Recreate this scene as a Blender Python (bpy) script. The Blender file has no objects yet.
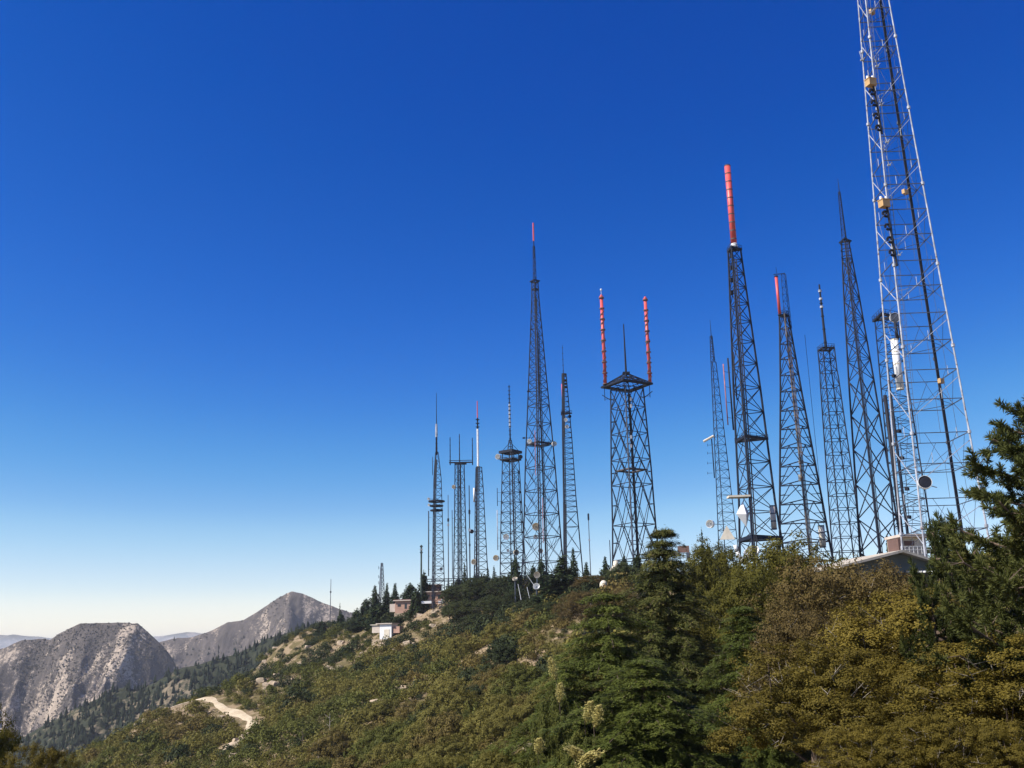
import bpy, math, random
import numpy as np
from mathutils import Vector, Matrix, noise as mnoise

SC = bpy.context.scene
COL = SC.collection
R = math.radians
rng = np.random.default_rng(11)
random.seed(5)

# ------------------------------------------------------------------ camera
F = 980.0
PITCH, ROLL = R(14.6), R(1.25)
W, H = 1024, 768
cam_d = bpy.data.cameras.new('camera')
cam = bpy.data.objects.new('camera', cam_d)
COL.objects.link(cam)
SC.camera = cam
cam_d.sensor_width = 36.0
cam_d.lens = 36.0 * F / W
cam_d.clip_start = 0.1
cam_d.clip_end = 200000
fwd = Vector((0, math.cos(PITCH), math.sin(PITCH)))
right0 = Vector((1, 0, 0))
up0 = right0.cross(fwd)
# the phone is rolled slightly: uprights lean to the left in the picture
right = right0 * math.cos(ROLL) + up0 * math.sin(-ROLL)
up = right.cross(fwd)
cam.matrix_world = Matrix(((right.x, up.x, -fwd.x, 0), (right.y, up.y, -fwd.y, 0), (right.z, up.z, -fwd.z, 0), (0, 0, 0, 1)))


def ray(px, py):
    return right * ((px - W / 2) / F) + up * (-(py - H / 2) / F) + fwd


def at(px, py, Y):
    d = ray(px, py)
    return d * (Y / d.y)


def proj(p):
    p = Vector(p)
    d = p.dot(fwd)
    return (W / 2 + F * p.dot(right) / d, H / 2 - F * p.dot(up) / d)


def z_at(X, Y, py):
    """height of the point over (X, Y) that is seen on picture row py"""
    lo, hi = -400.0, 900.0
    for _ in range(60):
        m = (lo + hi) / 2
        if proj((X, Y, m))[1] > py:
            lo = m
        else:
            hi = m
    return (lo + hi) / 2


# ------------------------------------------------------------------ object helpers
def tag(o, label=None, cat=None, group=None, kind=None):
    if label: o['label'] = label
    if cat: o['category'] = cat
    if group: o['group'] = group
    if kind: o['kind'] = kind
    return o


def thing(name, label, cat, loc, rz=0.0, group=None):
    o = bpy.data.objects.new(name, None)
    o.empty_display_size = 0.5
    COL.objects.link(o)
    o.location = loc
    o.rotation_euler = (0, 0, rz)
    return tag(o, label, cat, group)


def link(name, me, parent=None):
    o = bpy.data.objects.new(name, me)
    COL.objects.link(o)
    if parent: o.parent = parent
    return o


def np_mesh(name, V, Fq, mat, smooth=False):
    """mesh from numpy vertices and an (n, 4) or (n, 3) face array"""
    me = bpy.data.meshes.new(name)
    V = np.asarray(V, np.float32)
    Fq = np.asarray(Fq, np.int32)
    n, k = Fq.shape
    me.vertices.add(len(V))
    me.vertices.foreach_set('co', V.ravel())
    me.loops.add(n * k)
    me.loops.foreach_set('vertex_index', Fq.ravel())
    me.polygons.add(n)
    me.polygons.foreach_set('loop_start', np.arange(0, n * k, k, dtype=np.int32))
    me.polygons.foreach_set('loop_total', np.full(n, k, np.int32))
    me.polygons.foreach_set('use_smooth', np.full(n, smooth, bool))
    me.update(calc_edges=True)
    if mat: me.materials.append(mat)
    return me


class MB:
    def __init__(s):
        s.v, s.f = [], []

    def tube(s, p, q, r, n=4, r2=None):
        p, q = Vector(p), Vector(q)
        d = q - p
        if d.length < 1e-6: return s
        d.normalize()
        a = d.orthogonal().normalized() if abs(d.z) < 0.999 else Vector((1, 0, 0))
        if abs(d.z) < 0.999:
            a = d.cross(Vector((0, 0, 1))).normalized()
        b = d.cross(a)
        r2 = r if r2 is None else r2
        i0 = len(s.v)
        for c, rr in ((p, r), (q, r2)):
            for k in range(n):
                t = 2 * math.pi * (k + .5) / n
                s.v.append(c + (a * math.cos(t) + b * math.sin(t)) * rr)
        for k in range(n):
            k2 = (k + 1) % n
            s.f.append((i0 + k, i0 + k2, i0 + n + k2, i0 + n + k))
        s.f.append(tuple(i0 + k for k in reversed(range(n))))
        s.f.append(tuple(i0 + n + k for k in range(n)))
        return s

    def path(s, pts, rs, n=6):
        for i in range(len(pts) - 1):
            s.tube(pts[i], pts[i + 1], rs[i], n, rs[i + 1])
        return s

    def box(s, c, sx, sy, sz, rz=0.0):
        ca, sa = math.cos(rz), math.sin(rz)
        i0 = len(s.v)
        for z in (-1, 1):
            for x, y in ((-1, -1), (1, -1), (1, 1), (-1, 1)):
                lx, ly = x * sx / 2, y * sy / 2
                s.v.append(Vector((c[0] + lx * ca - ly * sa, c[1] + lx * sa + ly * ca, c[2] + z * sz / 2)))
        for f in ((0, 3, 2, 1), (4, 5, 6, 7), (0, 1, 5, 4), (1, 2, 6, 5), (2, 3, 7, 6), (3, 0, 4, 7)):
            s.f.append(tuple(i0 + k for k in f))
        return s

    def poly_prism(s, pts, z0, z1):
        i0, n = len(s.v), len(pts)
        for z in (z0, z1):
            for p in pts: s.v.append(Vector((p[0], p[1], z)))
        for k in range(n):
            k2 = (k + 1) % n
            s.f.append((i0 + k, i0 + k2, i0 + n + k2, i0 + n + k))
        s.f.append(tuple(i0 + k for k in reversed(range(n))))
        s.f.append(tuple(i0 + n + k for k in range(n)))
        return s

    def lathe(s, c, axis, prof, n=14):
        """prof: (radius, distance along the axis) list"""
        c, ax = Vector(c), Vector(axis).normalized()
        a = ax.orthogonal().normalized()
        b = ax.cross(a)
        i0 = len(s.v)
        for r, h in prof:
            for k in range(n):
                t = 2 * math.pi * k / n
                s.v.append(c + ax * h + (a * math.cos(t) + b * math.sin(t)) * max(r, 1e-3))
        for j in range(len(prof) - 1):
            for k in range(n):
                k2 = (k + 1) % n
                s.f.append((i0 + j * n + k, i0 + j * n + k2, i0 + (j + 1) * n + k2, i0 + (j + 1) * n + k))
        return s

    def ring(s, c, R_, r, axis=(0, 0, 1), n=14, m=5, arc=1.0):
        c, ax = Vector(c), Vector(axis).normalized()
        a = ax.orthogonal().normalized()
        b = ax.cross(a)
        pts = [c + (a * math.cos(2 * math.pi * arc * k / n) + b * math.sin(2 * math.pi * arc * k / n)) * R_ for k in range(n + 1)]
        for k in range(n): s.tube(pts[k], pts[k + 1], r, m)
        return s

    def build(s, name, mat, parent=None, smooth=False, loc=None):
        me = bpy.data.meshes.new(name)
        me.from_pydata([tuple(v) for v in s.v], [], s.f)
        if smooth:
            me.polygons.foreach_set('use_smooth', np.full(len(me.polygons), True))
        me.update()
        if mat: me.materials.append(mat)
        o = link(name, me, parent)
        if loc is not None: o.location = loc
        return o


# ------------------------------------------------------------------ materials
def new_mat(name):
    m = bpy.data.materials.new(name)
    m.use_nodes = True
    nt = m.node_tree
    return m, nt, nt.nodes['Principled BSDF'], nt.nodes['Material Output']


def N(nt, t, **kw):
    n = nt.nodes.new(t)
    for k, v in kw.items():
        if k in n.inputs.keys(): n.inputs[k].default_value = v
        else: setattr(n, k, v)
    return n


def ramp(nt, fac, stops, interp='LINEAR'):
    r = nt.nodes.new('ShaderNodeValToRGB')
    r.color_ramp.interpolation = interp
    e = r.color_ramp.elements
    while len(e) < len(stops): e.new(0.5)
    for el, (p, c) in zip(e, stops):
        el.position = p
        el.color = (c[0], c[1], c[2], 1) if not isinstance(c, float) else (c, c, c, 1)
    nt.links.new(fac, r.inputs[0])
    return r


def mix(nt, fac, a, b, mode='MIX'):
    m = nt.nodes.new('ShaderNodeMix')
    m.data_type = 'RGBA'
    m.blend_type = mode
    for s, v in ((m.inputs[0], fac), (m.inputs[6], a), (m.inputs[7], b)):
        if hasattr(v, 'is_linked') or hasattr(v, 'node'): nt.links.new(v, s)
        elif isinstance(v, (int, float)): s.default_value = v
        else: s.default_value = (v[0], v[1], v[2], 1)
    return m.outputs[2]


def metal(name, col, rough=0.5, metallic=0.0, var=0.25, rust=0.0, scale=0.8, spec=0.5):
    m, nt, b, out = new_mat(name)
    tc = N(nt, 'ShaderNodeTexCoord')
    no = N(nt, 'ShaderNodeTexNoise', Scale=scale, Detail=5.0)
    nt.links.new(tc.outputs['Object'], no.inputs['Vector'])
    lo = tuple(c * (1 - var) for c in col)
    hi = tuple(min(1, c * (1 + var)) for c in col)
    r = ramp(nt, no.outputs['Fac'], [(0.35, lo), (0.65, hi)])
    c = r.outputs[0]
    if rust > 0:
        n2 = N(nt, 'ShaderNodeTexNoise', Scale=scale * 2.3, Detail=6.0)
        nt.links.new(tc.outputs['Object'], n2.inputs['Vector'])
        r2 = ramp(nt, n2.outputs['Fac'], [(0.62 - 0.2 * rust, 0.0), (0.75 - 0.2 * rust, 1.0)])
        c = mix(nt, r2.outputs[0], c, (0.16, 0.075, 0.04))
    nt.links.new(c, b.inputs['Base Color'])
    b.inputs['Roughness'].default_value = rough
    b.inputs['Metallic'].default_value = metallic
    b.inputs['Specular IOR Level'].default_value = spec
    return m


M = {}
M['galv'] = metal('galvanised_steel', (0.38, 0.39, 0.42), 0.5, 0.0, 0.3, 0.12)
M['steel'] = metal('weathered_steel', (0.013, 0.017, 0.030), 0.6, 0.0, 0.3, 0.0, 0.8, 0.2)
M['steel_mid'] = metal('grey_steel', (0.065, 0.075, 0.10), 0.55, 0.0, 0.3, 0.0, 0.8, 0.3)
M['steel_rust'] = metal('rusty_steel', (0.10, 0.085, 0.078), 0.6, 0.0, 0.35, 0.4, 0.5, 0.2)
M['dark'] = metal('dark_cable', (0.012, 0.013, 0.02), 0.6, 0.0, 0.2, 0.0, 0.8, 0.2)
M['red'] = metal('aviation_red', (0.62, 0.085, 0.075), 0.45, 0.0, 0.1)
M['faded'] = metal('faded_red', (0.34, 0.12, 0.11), 0.6, 0.0, 0.25)
M['white'] = metal('white_paint', (0.78, 0.77, 0.74), 0.5, 0.0, 0.06)
M['roof_worn'] = metal('worn_pale_roof', (0.46, 0.40, 0.31), 0.8, 0.0, 0.2, 0.15, 0.6)
M['cream'] = metal('cream_paint', (0.66, 0.58, 0.45), 0.6, 0.0, 0.1)
M['tan'] = metal('tan_paint', (0.50, 0.30, 0.12), 0.6, 0.0, 0.12)
M['greenpole'] = metal('green_paint', (0.05, 0.07, 0.05), 0.6)
M['salmon'] = metal('salmon_wall', (0.42, 0.25, 0.18), 0.85, 0.0, 0.12, 0.0, 0.4)
M['salmon_dark'] = metal('brown_wall', (0.16, 0.09, 0.07), 0.85, 0.0, 0.15, 0.0, 0.4)
M['roof_red'] = metal('dull_red_roof', (0.17, 0.075, 0.06), 0.85, 0.0, 0.2, 0.0, 0.6)
M['roof_pale'] = metal('pale_roof', (0.55, 0.46, 0.38), 0.8, 0.0, 0.12, 0.0, 0.5)
M['olive_wall'] = metal('olive_wall', (0.13, 0.135, 0.11), 0.8, 0.0, 0.15, 0.0, 0.5)
M['glass'] = metal('dark_window', (0.02, 0.025, 0.03), 0.15)
M['bark'] = metal('bark', (0.11, 0.075, 0.05), 0.9, 0.0, 0.4, 0.0, 3.0)
M['deadwood'] = metal('dead_wood', (0.30, 0.255, 0.20), 0.9, 0.0, 0.25, 0.0, 3.0)


def foliage(name, c1, c2, c3=None, trans=0.25, nscale=0.35, rough=0.65, f3=0.3):
    """leaf material: every leaf a little different, patches drift between tones"""
    m, nt, b, out = new_mat(name)
    geo = N(nt, 'ShaderNodeNewGeometry')
    tc = N(nt, 'ShaderNodeTexCoord')
    no = N(nt, 'ShaderNodeTexNoise', Scale=nscale, Detail=3.0)
    nt.links.new(tc.outputs['Object'], no.inputs['Vector'])
    ad = N(nt, 'ShaderNodeMath', operation='MULTIPLY_ADD')
    nt.links.new(geo.outputs['Random Per Island'], ad.inputs[0])
    ad.inputs[1].default_value = 0.6
    sub = N(nt, 'ShaderNodeMath', operation='MULTIPLY_ADD')
    nt.links.new(no.outputs['Fac'], sub.inputs[0])
    sub.inputs[1].default_value = 1.4
    sub.inputs[2].default_value = -0.5
    nt.links.new(sub.outputs[0], ad.inputs[2])
    oi = N(nt, 'ShaderNodeObjectInfo')
    ad2 = N(nt, 'ShaderNodeMath', operation='MULTIPLY_ADD')
    nt.links.new(oi.outputs['Random'], ad2.inputs[0])
    ad2.inputs[1].default_value = 0.5
    nt.links.new(ad.outputs[0], ad2.inputs[2])
    st = [(0.1, c1), (0.8, c2)]
    if c3: st.append((1.25 - f3, c3))
    st = [(min(p, 1.0), c) for p, c in st]
    dv = N(nt, 'ShaderNodeMath', operation='DIVIDE')
    nt.links.new(ad2.outputs[0], dv.inputs[0])
    dv.inputs[1].default_value = 1.45
    r = ramp(nt, dv.outputs[0], st)
    nt.links.new(r.outputs[0], b.inputs['Base Color'])
    b.inputs['Roughness'].default_value = rough
    b.inputs['Specular IOR Level'].default_value = 0.1
    if trans > 0:
        t = N(nt, 'ShaderNodeBsdfTranslucent')
        nt.links.new(r.outputs[0], t.inputs['Color'])
        ms = N(nt, 'ShaderNodeMixShader')
        ms.inputs[0].default_value = trans
        nt.links.new(b.outputs[0], ms.inputs[1])
        nt.links.new(t.outputs[0], ms.inputs[2])
        nt.links.new(ms.outputs[0], out.inputs['Surface'])
    return m


M['oak_gold'] = foliage('oak_leaves_golden', (0.082, 0.065, 0.012), (0.172, 0.128, 0.020), (0.235, 0.172, 0.034))
M['oak_green'] = foliage('oak_leaves_olive', (0.060, 0.060, 0.011), (0.145, 0.122, 0.017), (0.20, 0.15, 0.022))
M['oak_brown'] = foliage('oak_leaves_dry', (0.085, 0.060, 0.022), (0.145, 0.102, 0.032), (0.13, 0.105, 0.024))
M['fir'] = foliage('fir_needles', (0.044, 0.060, 0.012), (0.120, 0.136, 0.026), (0.23, 0.215, 0.055), 0.18)
M['pine'] = foliage('pine_needles', (0.034, 0.046, 0.013), (0.092, 0.096, 0.024), (0.17, 0.145, 0.042), 0.15)
M['conifer'] = foliage('conifer_dark', (0.018, 0.032, 0.013), (0.044, 0.060, 0.020), (0.07, 0.08, 0.026), 0.12)
M['shrub_olive'] = foliage('chaparral_olive', (0.108, 0.098, 0.022), (0.195, 0.166, 0.038), (0.24, 0.188, 0.048), 0.25, 0.15)
M['shrub_green'] = foliage('chaparral_green', (0.060, 0.068, 0.015), (0.128, 0.128, 0.025), (0.17, 0.152, 0.034), 0.2, 0.15)
M['shrub_brown'] = foliage('chaparral_brown', (0.105, 0.082, 0.024), (0.175, 0.130, 0.036), (0.21, 0.155, 0.046), 0.25, 0.15)
M['shrub_dark'] = foliage('evergreen_scrub', (0.026, 0.036, 0.014), (0.058, 0.068, 0.020), (0.085, 0.082, 0.026), 0.15, 0.15)
M['yellow'] = foliage('yellow_blossom', (0.40, 0.33, 0.10), (0.60, 0.52, 0.20), (0.66, 0.60, 0.30), 0.3, 1.0)
M['scrub_far'] = foliage('far_scrub', (0.052, 0.046, 0.036), (0.090, 0.076, 0.058), None, 0.0, 0.004)
M['wood_far'] = foliage('far_wood', (0.018, 0.028, 0.016), (0.040, 0.050, 0.026), None, 0.0, 0.004)


def ground_mat(name, soil, soil2, green, green2, s=1.0, cover=0.5, bump=0.3, streak=None, mott=0.0):
    m, nt, b, out = new_mat(name)
    tc = N(nt, 'ShaderNodeTexCoord')
    vec = tc.outputs['Object']
    if streak:                                  # scree runs down the fall line
        mp = N(nt, 'ShaderNodeMapping')
        mp.inputs['Scale'].default_value = streak
        nt.links.new(vec, mp.inputs['Vector'])
        vec = mp.outputs[0]
    n1 = N(nt, 'ShaderNodeTexNoise', Scale=0.05 * s, Detail=8.0, Roughness=0.62)
    n2 = N(nt, 'ShaderNodeTexNoise', Scale=0.45 * s, Detail=8.0, Roughness=0.7)
    n3 = N(nt, 'ShaderNodeTexNoise', Scale=0.16 * s, Detail=10.0, Roughness=0.75)
    for n in (n1, n2, n3): nt.links.new(vec, n.inputs['Vector'])
    r1 = ramp(nt, n2.outputs['Fac'], [(0.3, soil), (0.7, soil2)])
    r2 = ramp(nt, n2.outputs['Fac'], [(0.35, green), (0.65, green2)])
    add = N(nt, 'ShaderNodeMath', operation='ADD')
    nt.links.new(n1.outputs['Fac'], add.inputs[0])
    nt.links.new(n3.outputs['Fac'], add.inputs[1])
    r3 = ramp(nt, add.outputs[0], [(0.5, 0.0), (0.5, 1.0)])
    c0 = (1.0 - cover) * 0.30 + 0.86
    e = r3.color_ramp.elements
    dv = N(nt, 'ShaderNodeMath', operation='MULTIPLY')
    dv.inputs[1].default_value = 0.5
    nt.links.new(add.outputs[0], dv.inputs[0])
    nt.links.remove(r3.inputs[0].links[0])
    nt.links.new(dv.outputs[0], r3.inputs[0])
    if mott:                                    # fine patchwork of scrub and bare rock
        n4 = N(nt, 'ShaderNodeTexNoise', Scale=1.1 * s, Detail=6.0, Roughness=0.8)
        nt.links.new(tc.outputs['Object'], n4.inputs['Vector'])
        ma = N(nt, 'ShaderNodeMath', operation='MULTIPLY_ADD')
        nt.links.new(n4.outputs['Fac'], ma.inputs[0])
        ma.inputs[1].default_value = mott
        sb = N(nt, 'ShaderNodeMath', operation='ADD')
        sb.inputs[1].default_value = -.5 * mott
        nt.links.new(dv.outputs[0], sb.inputs[0])
        nt.links.new(sb.outputs[0], ma.inputs[2])
        nt.links.new(ma.outputs[0], r3.inputs[0])
    e[0].position = c0 / 2 - 0.02
    e[1].position = c0 / 2 + 0.03
    c = mix(nt, r3.outputs[0], r1.outputs[0], r2.outputs[0])
    nt.links.new(c, b.inputs['Base Color'])
    b.inputs['Roughness'].default_value = 0.95
    b.inputs['Specular IOR Level'].default_value = 0.1
    bp = N(nt, 'ShaderNodeBump', Strength=bump, Distance=1.0 / s)
    nt.links.new(n3.outputs['Fac'], bp.inputs['Height'])
    nt.links.new(bp.outputs[0], b.inputs['Normal'])
    return m


M['ground'] = ground_mat('dry_slope', (0.19, 0.135, 0.078), (0.31, 0.232, 0.145), (0.085, 0.07, 0.03), (0.145, 0.112, 0.05), 1.6, 0.6)
M['road'] = ground_mat('dirt_road', (0.44, 0.35, 0.23), (0.56, 0.47, 0.33), (0.40, 0.31, 0.2), (0.48, 0.38, 0.26), 3.0, 0.4, 0.15)
M['rock'] = ground_mat('pale_rock', (0.38, 0.28, 0.18), (0.52, 0.42, 0.31), (0.24, 0.19, 0.13), (0.34, 0.27, 0.19), 5.0, 0.4, 0.4)
M['mesa'] = ground_mat('far_rock', (0.30, 0.235, 0.18), (0.52, 0.42, 0.32), (0.066, 0.056, 0.050), (0.125, 0.104, 0.090), 0.16, 0.78, 0.9, (1, .35, .45), .4)
M['mesa_dark'] = ground_mat('far_scrub_ground', (0.20, 0.165, 0.13), (0.30, 0.25, 0.20), (0.050, 0.050, 0.034), (0.095, 0.085, 0.056), 0.16, 0.78, 0.7)
M['wood_ground'] = ground_mat('forest_floor', (0.12, 0.10, 0.065), (0.26, 0.20, 0.13), (0.020, 0.026, 0.015), (0.042, 0.044, 0.024), 0.25, 0.95, 0.5, None, .25)
M['plain'] = ground_mat('valley_floor', (0.16, 0.14, 0.11), (0.22, 0.19, 0.15), (0.08, 0.08, 0.06), (0.12, 0.11, 0.08), 0.02, 0.5, 0.2)

# ------------------------------------------------------------------ near terrain (a smooth surface through surveyed points)
ctrl = []


def cp(px, py, Y):
    ctrl.append(tuple(at(px, py, Y)))


crest = [(1100, 582, 140), (960, 584, 150), (900, 584, 165), (830, 580, 195), (760, 582, 207), (690, 585, 235), (630, 587, 262), (570, 594, 318),
         (510, 594, 338), (450, 597, 365), (428, 600, 376), (405, 613, 390), (385, 616, 412), (352, 626, 450), (320, 636, 520), (292, 650, 570)]
for c in crest:
    cp(*c)
    p = at(*c)
    ctrl.append((p.x + 20, p.y + 70, p.z - 10))
    ctrl.append((p.x + 60, p.y + 220, p.z - 90))
for c in [(385, 639, 352), (428, 622, 352), (480, 628, 315), (540, 628, 272), (335, 662, 365), (290, 668, 385), (250, 682, 372), (215, 694, 352),
          (165, 708, 332), (112, 742, 300), (85, 772, 268), (230, 716, 312), (250, 742, 282), (300, 702, 292), (350, 690, 262), (400, 670, 272),
          (450, 664, 252), (500, 655, 232), (300, 768, 200), (400, 740, 182), (420, 768, 142), (500, 722, 152), (525, 768, 106), (560, 692, 142),
          (600, 652, 172), (650, 628, 202), (760, 612, 167), (900, 610, 122), (1050, 620, 100), (560, 702, 52), (592, 738, 42), (584, 768, 38), (515, 800, 45), (690, 800, 50), (603, 592, 225), (616, 582, 242), (533, 600, 300), (683, 572, 226), (700, 790, 58), (800, 800, 42), (1000, 790, 27)]:
    cp(*c)
for c in [(0, 0, -1.75), (0, -30, 1), (10, -8, -1.2), (-9, 6, -6), (30, 8, 1), (60, 20, 8), (-45, 20, -15), (-28, 45, -11), (-110, 70, -62), (-170, 160, -75), (120, 40, 14), (150, 150, 10), (200, 260, 0),
          (-190, 300, -78), (-190, 420, -80), (-150, 480, -62), (-220, 560, -90), (-260, 220, -100), (-120, 600, -60), (-60, -60, -30), (100, -60, 10), (-200, 0, -100)]:
    ctrl.append(c)
CT = np.array(ctrl)
SC_T = 100.0


def tps_fit(P, lam=0.02):
    X = P[:, :2] / SC_T
    n = len(X)
    d2 = ((X[:, None] - X[None]) ** 2).sum(-1)
    K = 0.5 * d2 * np.log(d2 + 1e-12) + lam * np.eye(n)
    Q = np.c_[np.ones(n), X]
    A = np.block([[K, Q], [Q.T, np.zeros((3, 3))]])
    return np.linalg.solve(A, np.r_[P[:, 2], 0, 0, 0]), X


TW, TX = tps_fit(CT)


def vnoise(X, Y, s, seed=0):
    """value noise on arrays"""
    x, y = X / s + seed * 17.3, Y / s - seed * 9.1
    xi, yi = np.floor(x), np.floor(y)
    fx, fy = x - xi, y - yi
    fx, fy = fx * fx * (3 - 2 * fx), fy * fy * (3 - 2 * fy)

    def h(a, b):
        v = np.sin(a * 127.1 + b * 311.7 + seed * 74.7) * 43758.5453
        return v - np.floor(v)
    return (h(xi, yi) * (1 - fx) + h(xi + 1, yi) * fx) * (1 - fy) + (h(xi, yi + 1) * (1 - fx) + h(xi + 1, yi + 1) * fx) * fy - 0.5


def tps(X, Y):
    X, Y = np.asarray(X, float), np.asarray(Y, float)
    sh = X.shape
    q = np.c_[X.ravel(), Y.ravel()] / SC_T
    z = np.empty(len(q))
    for i in range(0, len(q), 20000):
        a = q[i:i + 20000]
        d2 = ((a[:, None] - TX[None]) ** 2).sum(-1)
        z[i:i + 20000] = (0.5 * d2 * np.log(d2 + 1e-12)) @ TW[:-3] + TW[-3] + a @ TW[-2:]
    return z.reshape(sh)


# surface sampled once on a fine grid, then bilinear look-ups
GX0, GX1, GY0, GY1, GS = -420.0, 420.0, -80.0, 900.0, 3.0
gx = np.arange(GX0, GX1 + .1, GS)
gy = np.arange(GY0, GY1 + .1, GS)
GXX, GYY = np.meshgrid(gx, gy)
GZ = tps(GXX, GYY)
near_f = np.clip((np.hypot(GXX, GYY) - 15) / 60, 0, 1)
GZ = GZ + near_f * (vnoise(GXX, GYY, 38, 1) * 4.0 + vnoise(GXX, GYY, 15, 2) * 1.8 + vnoise(GXX, GYY, 7, 3) * 0.9)
# far outside the surveyed part the slope falls away into the valleys
edge = np.maximum(np.maximum((-GXX - 230) / 190, (GXX - 260) / 160), (GYY - 620) / 280).clip(0, 1)
GZ = np.clip(GZ, -240, 40) - edge ** 1.3 * 160


def gz(x, y):
    u, v = (x - GX0) / GS, (y - GY0) / GS
    i, j = int(min(max(u, 0), len(gx) - 2)), int(min(max(v, 0), len(gy) - 2))
    a, b = u - i, v - j
    return float((GZ[j, i] * (1 - a) + GZ[j, i + 1] * a) * (1 - b) + (GZ[j + 1, i] * (1 - a) + GZ[j + 1, i + 1] * a) * b)


def grid_faces(nx, ny):
    i = np.arange(nx * ny).reshape(ny, nx)
    return np.c_[i[:-1, :-1].ravel(), i[:-1, 1:].ravel(), i[1:, 1:].ravel(), i[1:, :-1].ravel()]


def heightfield(name, X, Y, Z, mat, label, kind='structure'):
    ny, nx = X.shape
    me = np_mesh(name, np.c_[X.ravel(), Y.ravel(), Z.ravel()], grid_faces(nx, ny), mat, True)
    o = link(name, me)
    return tag(o, label, None, None, kind)


heightfield('hillside', GXX, GYY, GZ, M['ground'], 'dry tan mountain slope dotted with shrubs below the antenna towers')


def hit(px, py, y0=20.0, y1=620.0, slack=9.0):
    """first point where the sight line through a pixel meets (or nearly grazes) the slope"""
    d = ray(px, py)
    Y, best, by = y0, 1e9, None
    while Y < y1:
        p = d * (Y / d.y)
        g = gz(p.x, p.y)
        if p.z <= g: return Vector((p.x, p.y, g))
        if p.z - g < best: best, by = p.z - g, Vector((p.x, p.y, g))
        Y += 1.0
    return by if best < slack else None


# ------------------------------------------------------------------ far ground and mountains
def big_sheet():
    r = np.concatenate([np.linspace(0, 3000, 12), np.geomspace(3600, 60000, 22)])
    a = np.linspace(0, 2 * math.pi, 73)[:-1]
    RR, AA = np.meshgrid(r, a)
    X, Y = RR * np.cos(AA), RR * np.sin(AA)
    Z = -620 + 60 * vnoise(X, Y, 2500, 4) * (RR > 2500)
    nx, ny = len(r), len(a)
    V = np.c_[X.ravel(), Y.ravel(), Z.ravel()]
    i = np.arange(nx * ny).reshape(ny, nx)
    j = np.roll(i, -1, 0)
    f = np.c_[i[:, :-1].ravel(), i[:, 1:].ravel(), j[:, 1:].ravel(), j[:, :-1].ravel()]
    o = link('ground', np_mesh('ground', V, f, M['plain'], True))
    tag(o, 'hazy valley floor far below the mountains', None, None, 'structure')


big_sheet()


def ridged(X, Y, s, seed, octv=4):
    z = np.zeros_like(X)
    a, tot = 1.0, 0
    for k in range(octv):
        z += a * (1 - 4 * np.abs(vnoise(X + 0.35 * s * vnoise(X, Y, s * 1.7, seed + 20), Y, s, seed + k)).clip(0, .5) * 1.0)
        tot += a
        a *= 0.5
        s *= 0.47
    return z / tot


MTN = {}


def mountain(name, label, mat, prof, Y0, front, back, slope_f, slope_b, gul, gs, seed, nx=420, ny=200, wav=0.0, cut=None):
    """prof: silhouette as picture points at distance Y0; a real ridge with a front and a back flank"""
    P = [at(px, py, Y0) for px, py in prof]
    xs = np.array([p.x for p in P])
    zs = np.array([p.z for p in P])
    x = np.linspace(xs[0], xs[-1], nx)
    yy = np.concatenate([np.linspace(-front, 0, int(ny * .75)), np.linspace(0, back, ny - int(ny * .75) + 1)[1:]])
    X, D = np.meshgrid(x, yy)
    crestz = np.interp(X, xs, zs)
    # soften the profile corners a little
    X2 = X + 0 * D
    wob = wav * vnoise(X, X * 0, gs * 2.5, seed + 9)
    dist = np.abs(D)
    fall = np.where(D < 0, slope_f * (dist - 0.12 * dist * dist / max(front, 1)), slope_b * dist)
    grow = np.clip(dist / (0.22 * front), 0, 1) ** .9
    # gullies run down the flank: noise stretched along the fall line
    g = ridged(X2 + 0.25 * D, D * 0.30, gs, seed)
    g2 = ridged(X2 - 0.2 * D, D * 0.6, gs * 0.3, seed + 5, 3)
    small = vnoise(X2, D, gs * .07, seed + 7) * gs * 0.05 + vnoise(X2, D, gs * .03, seed + 8) * gs * 0.03 + vnoise(X2, D * .6, gs * .2, seed + 6) * gs * .12
    Z = crestz - fall - grow * gul * (0.75 - g * 0.9) - grow * gul * 0.42 * (0.6 - g2) + small * np.clip(dist / 90, .12, 1)
    if cut is not None: Z = cut(X, D, Z)
    Yw = Y0 + D + wob * np.clip(dist / front, 0.0, 1)
    o = heightfield(name, X, Yw, Z, mat, label)
    MTN[name] = (X, Yw, Z)
    return o


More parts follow.
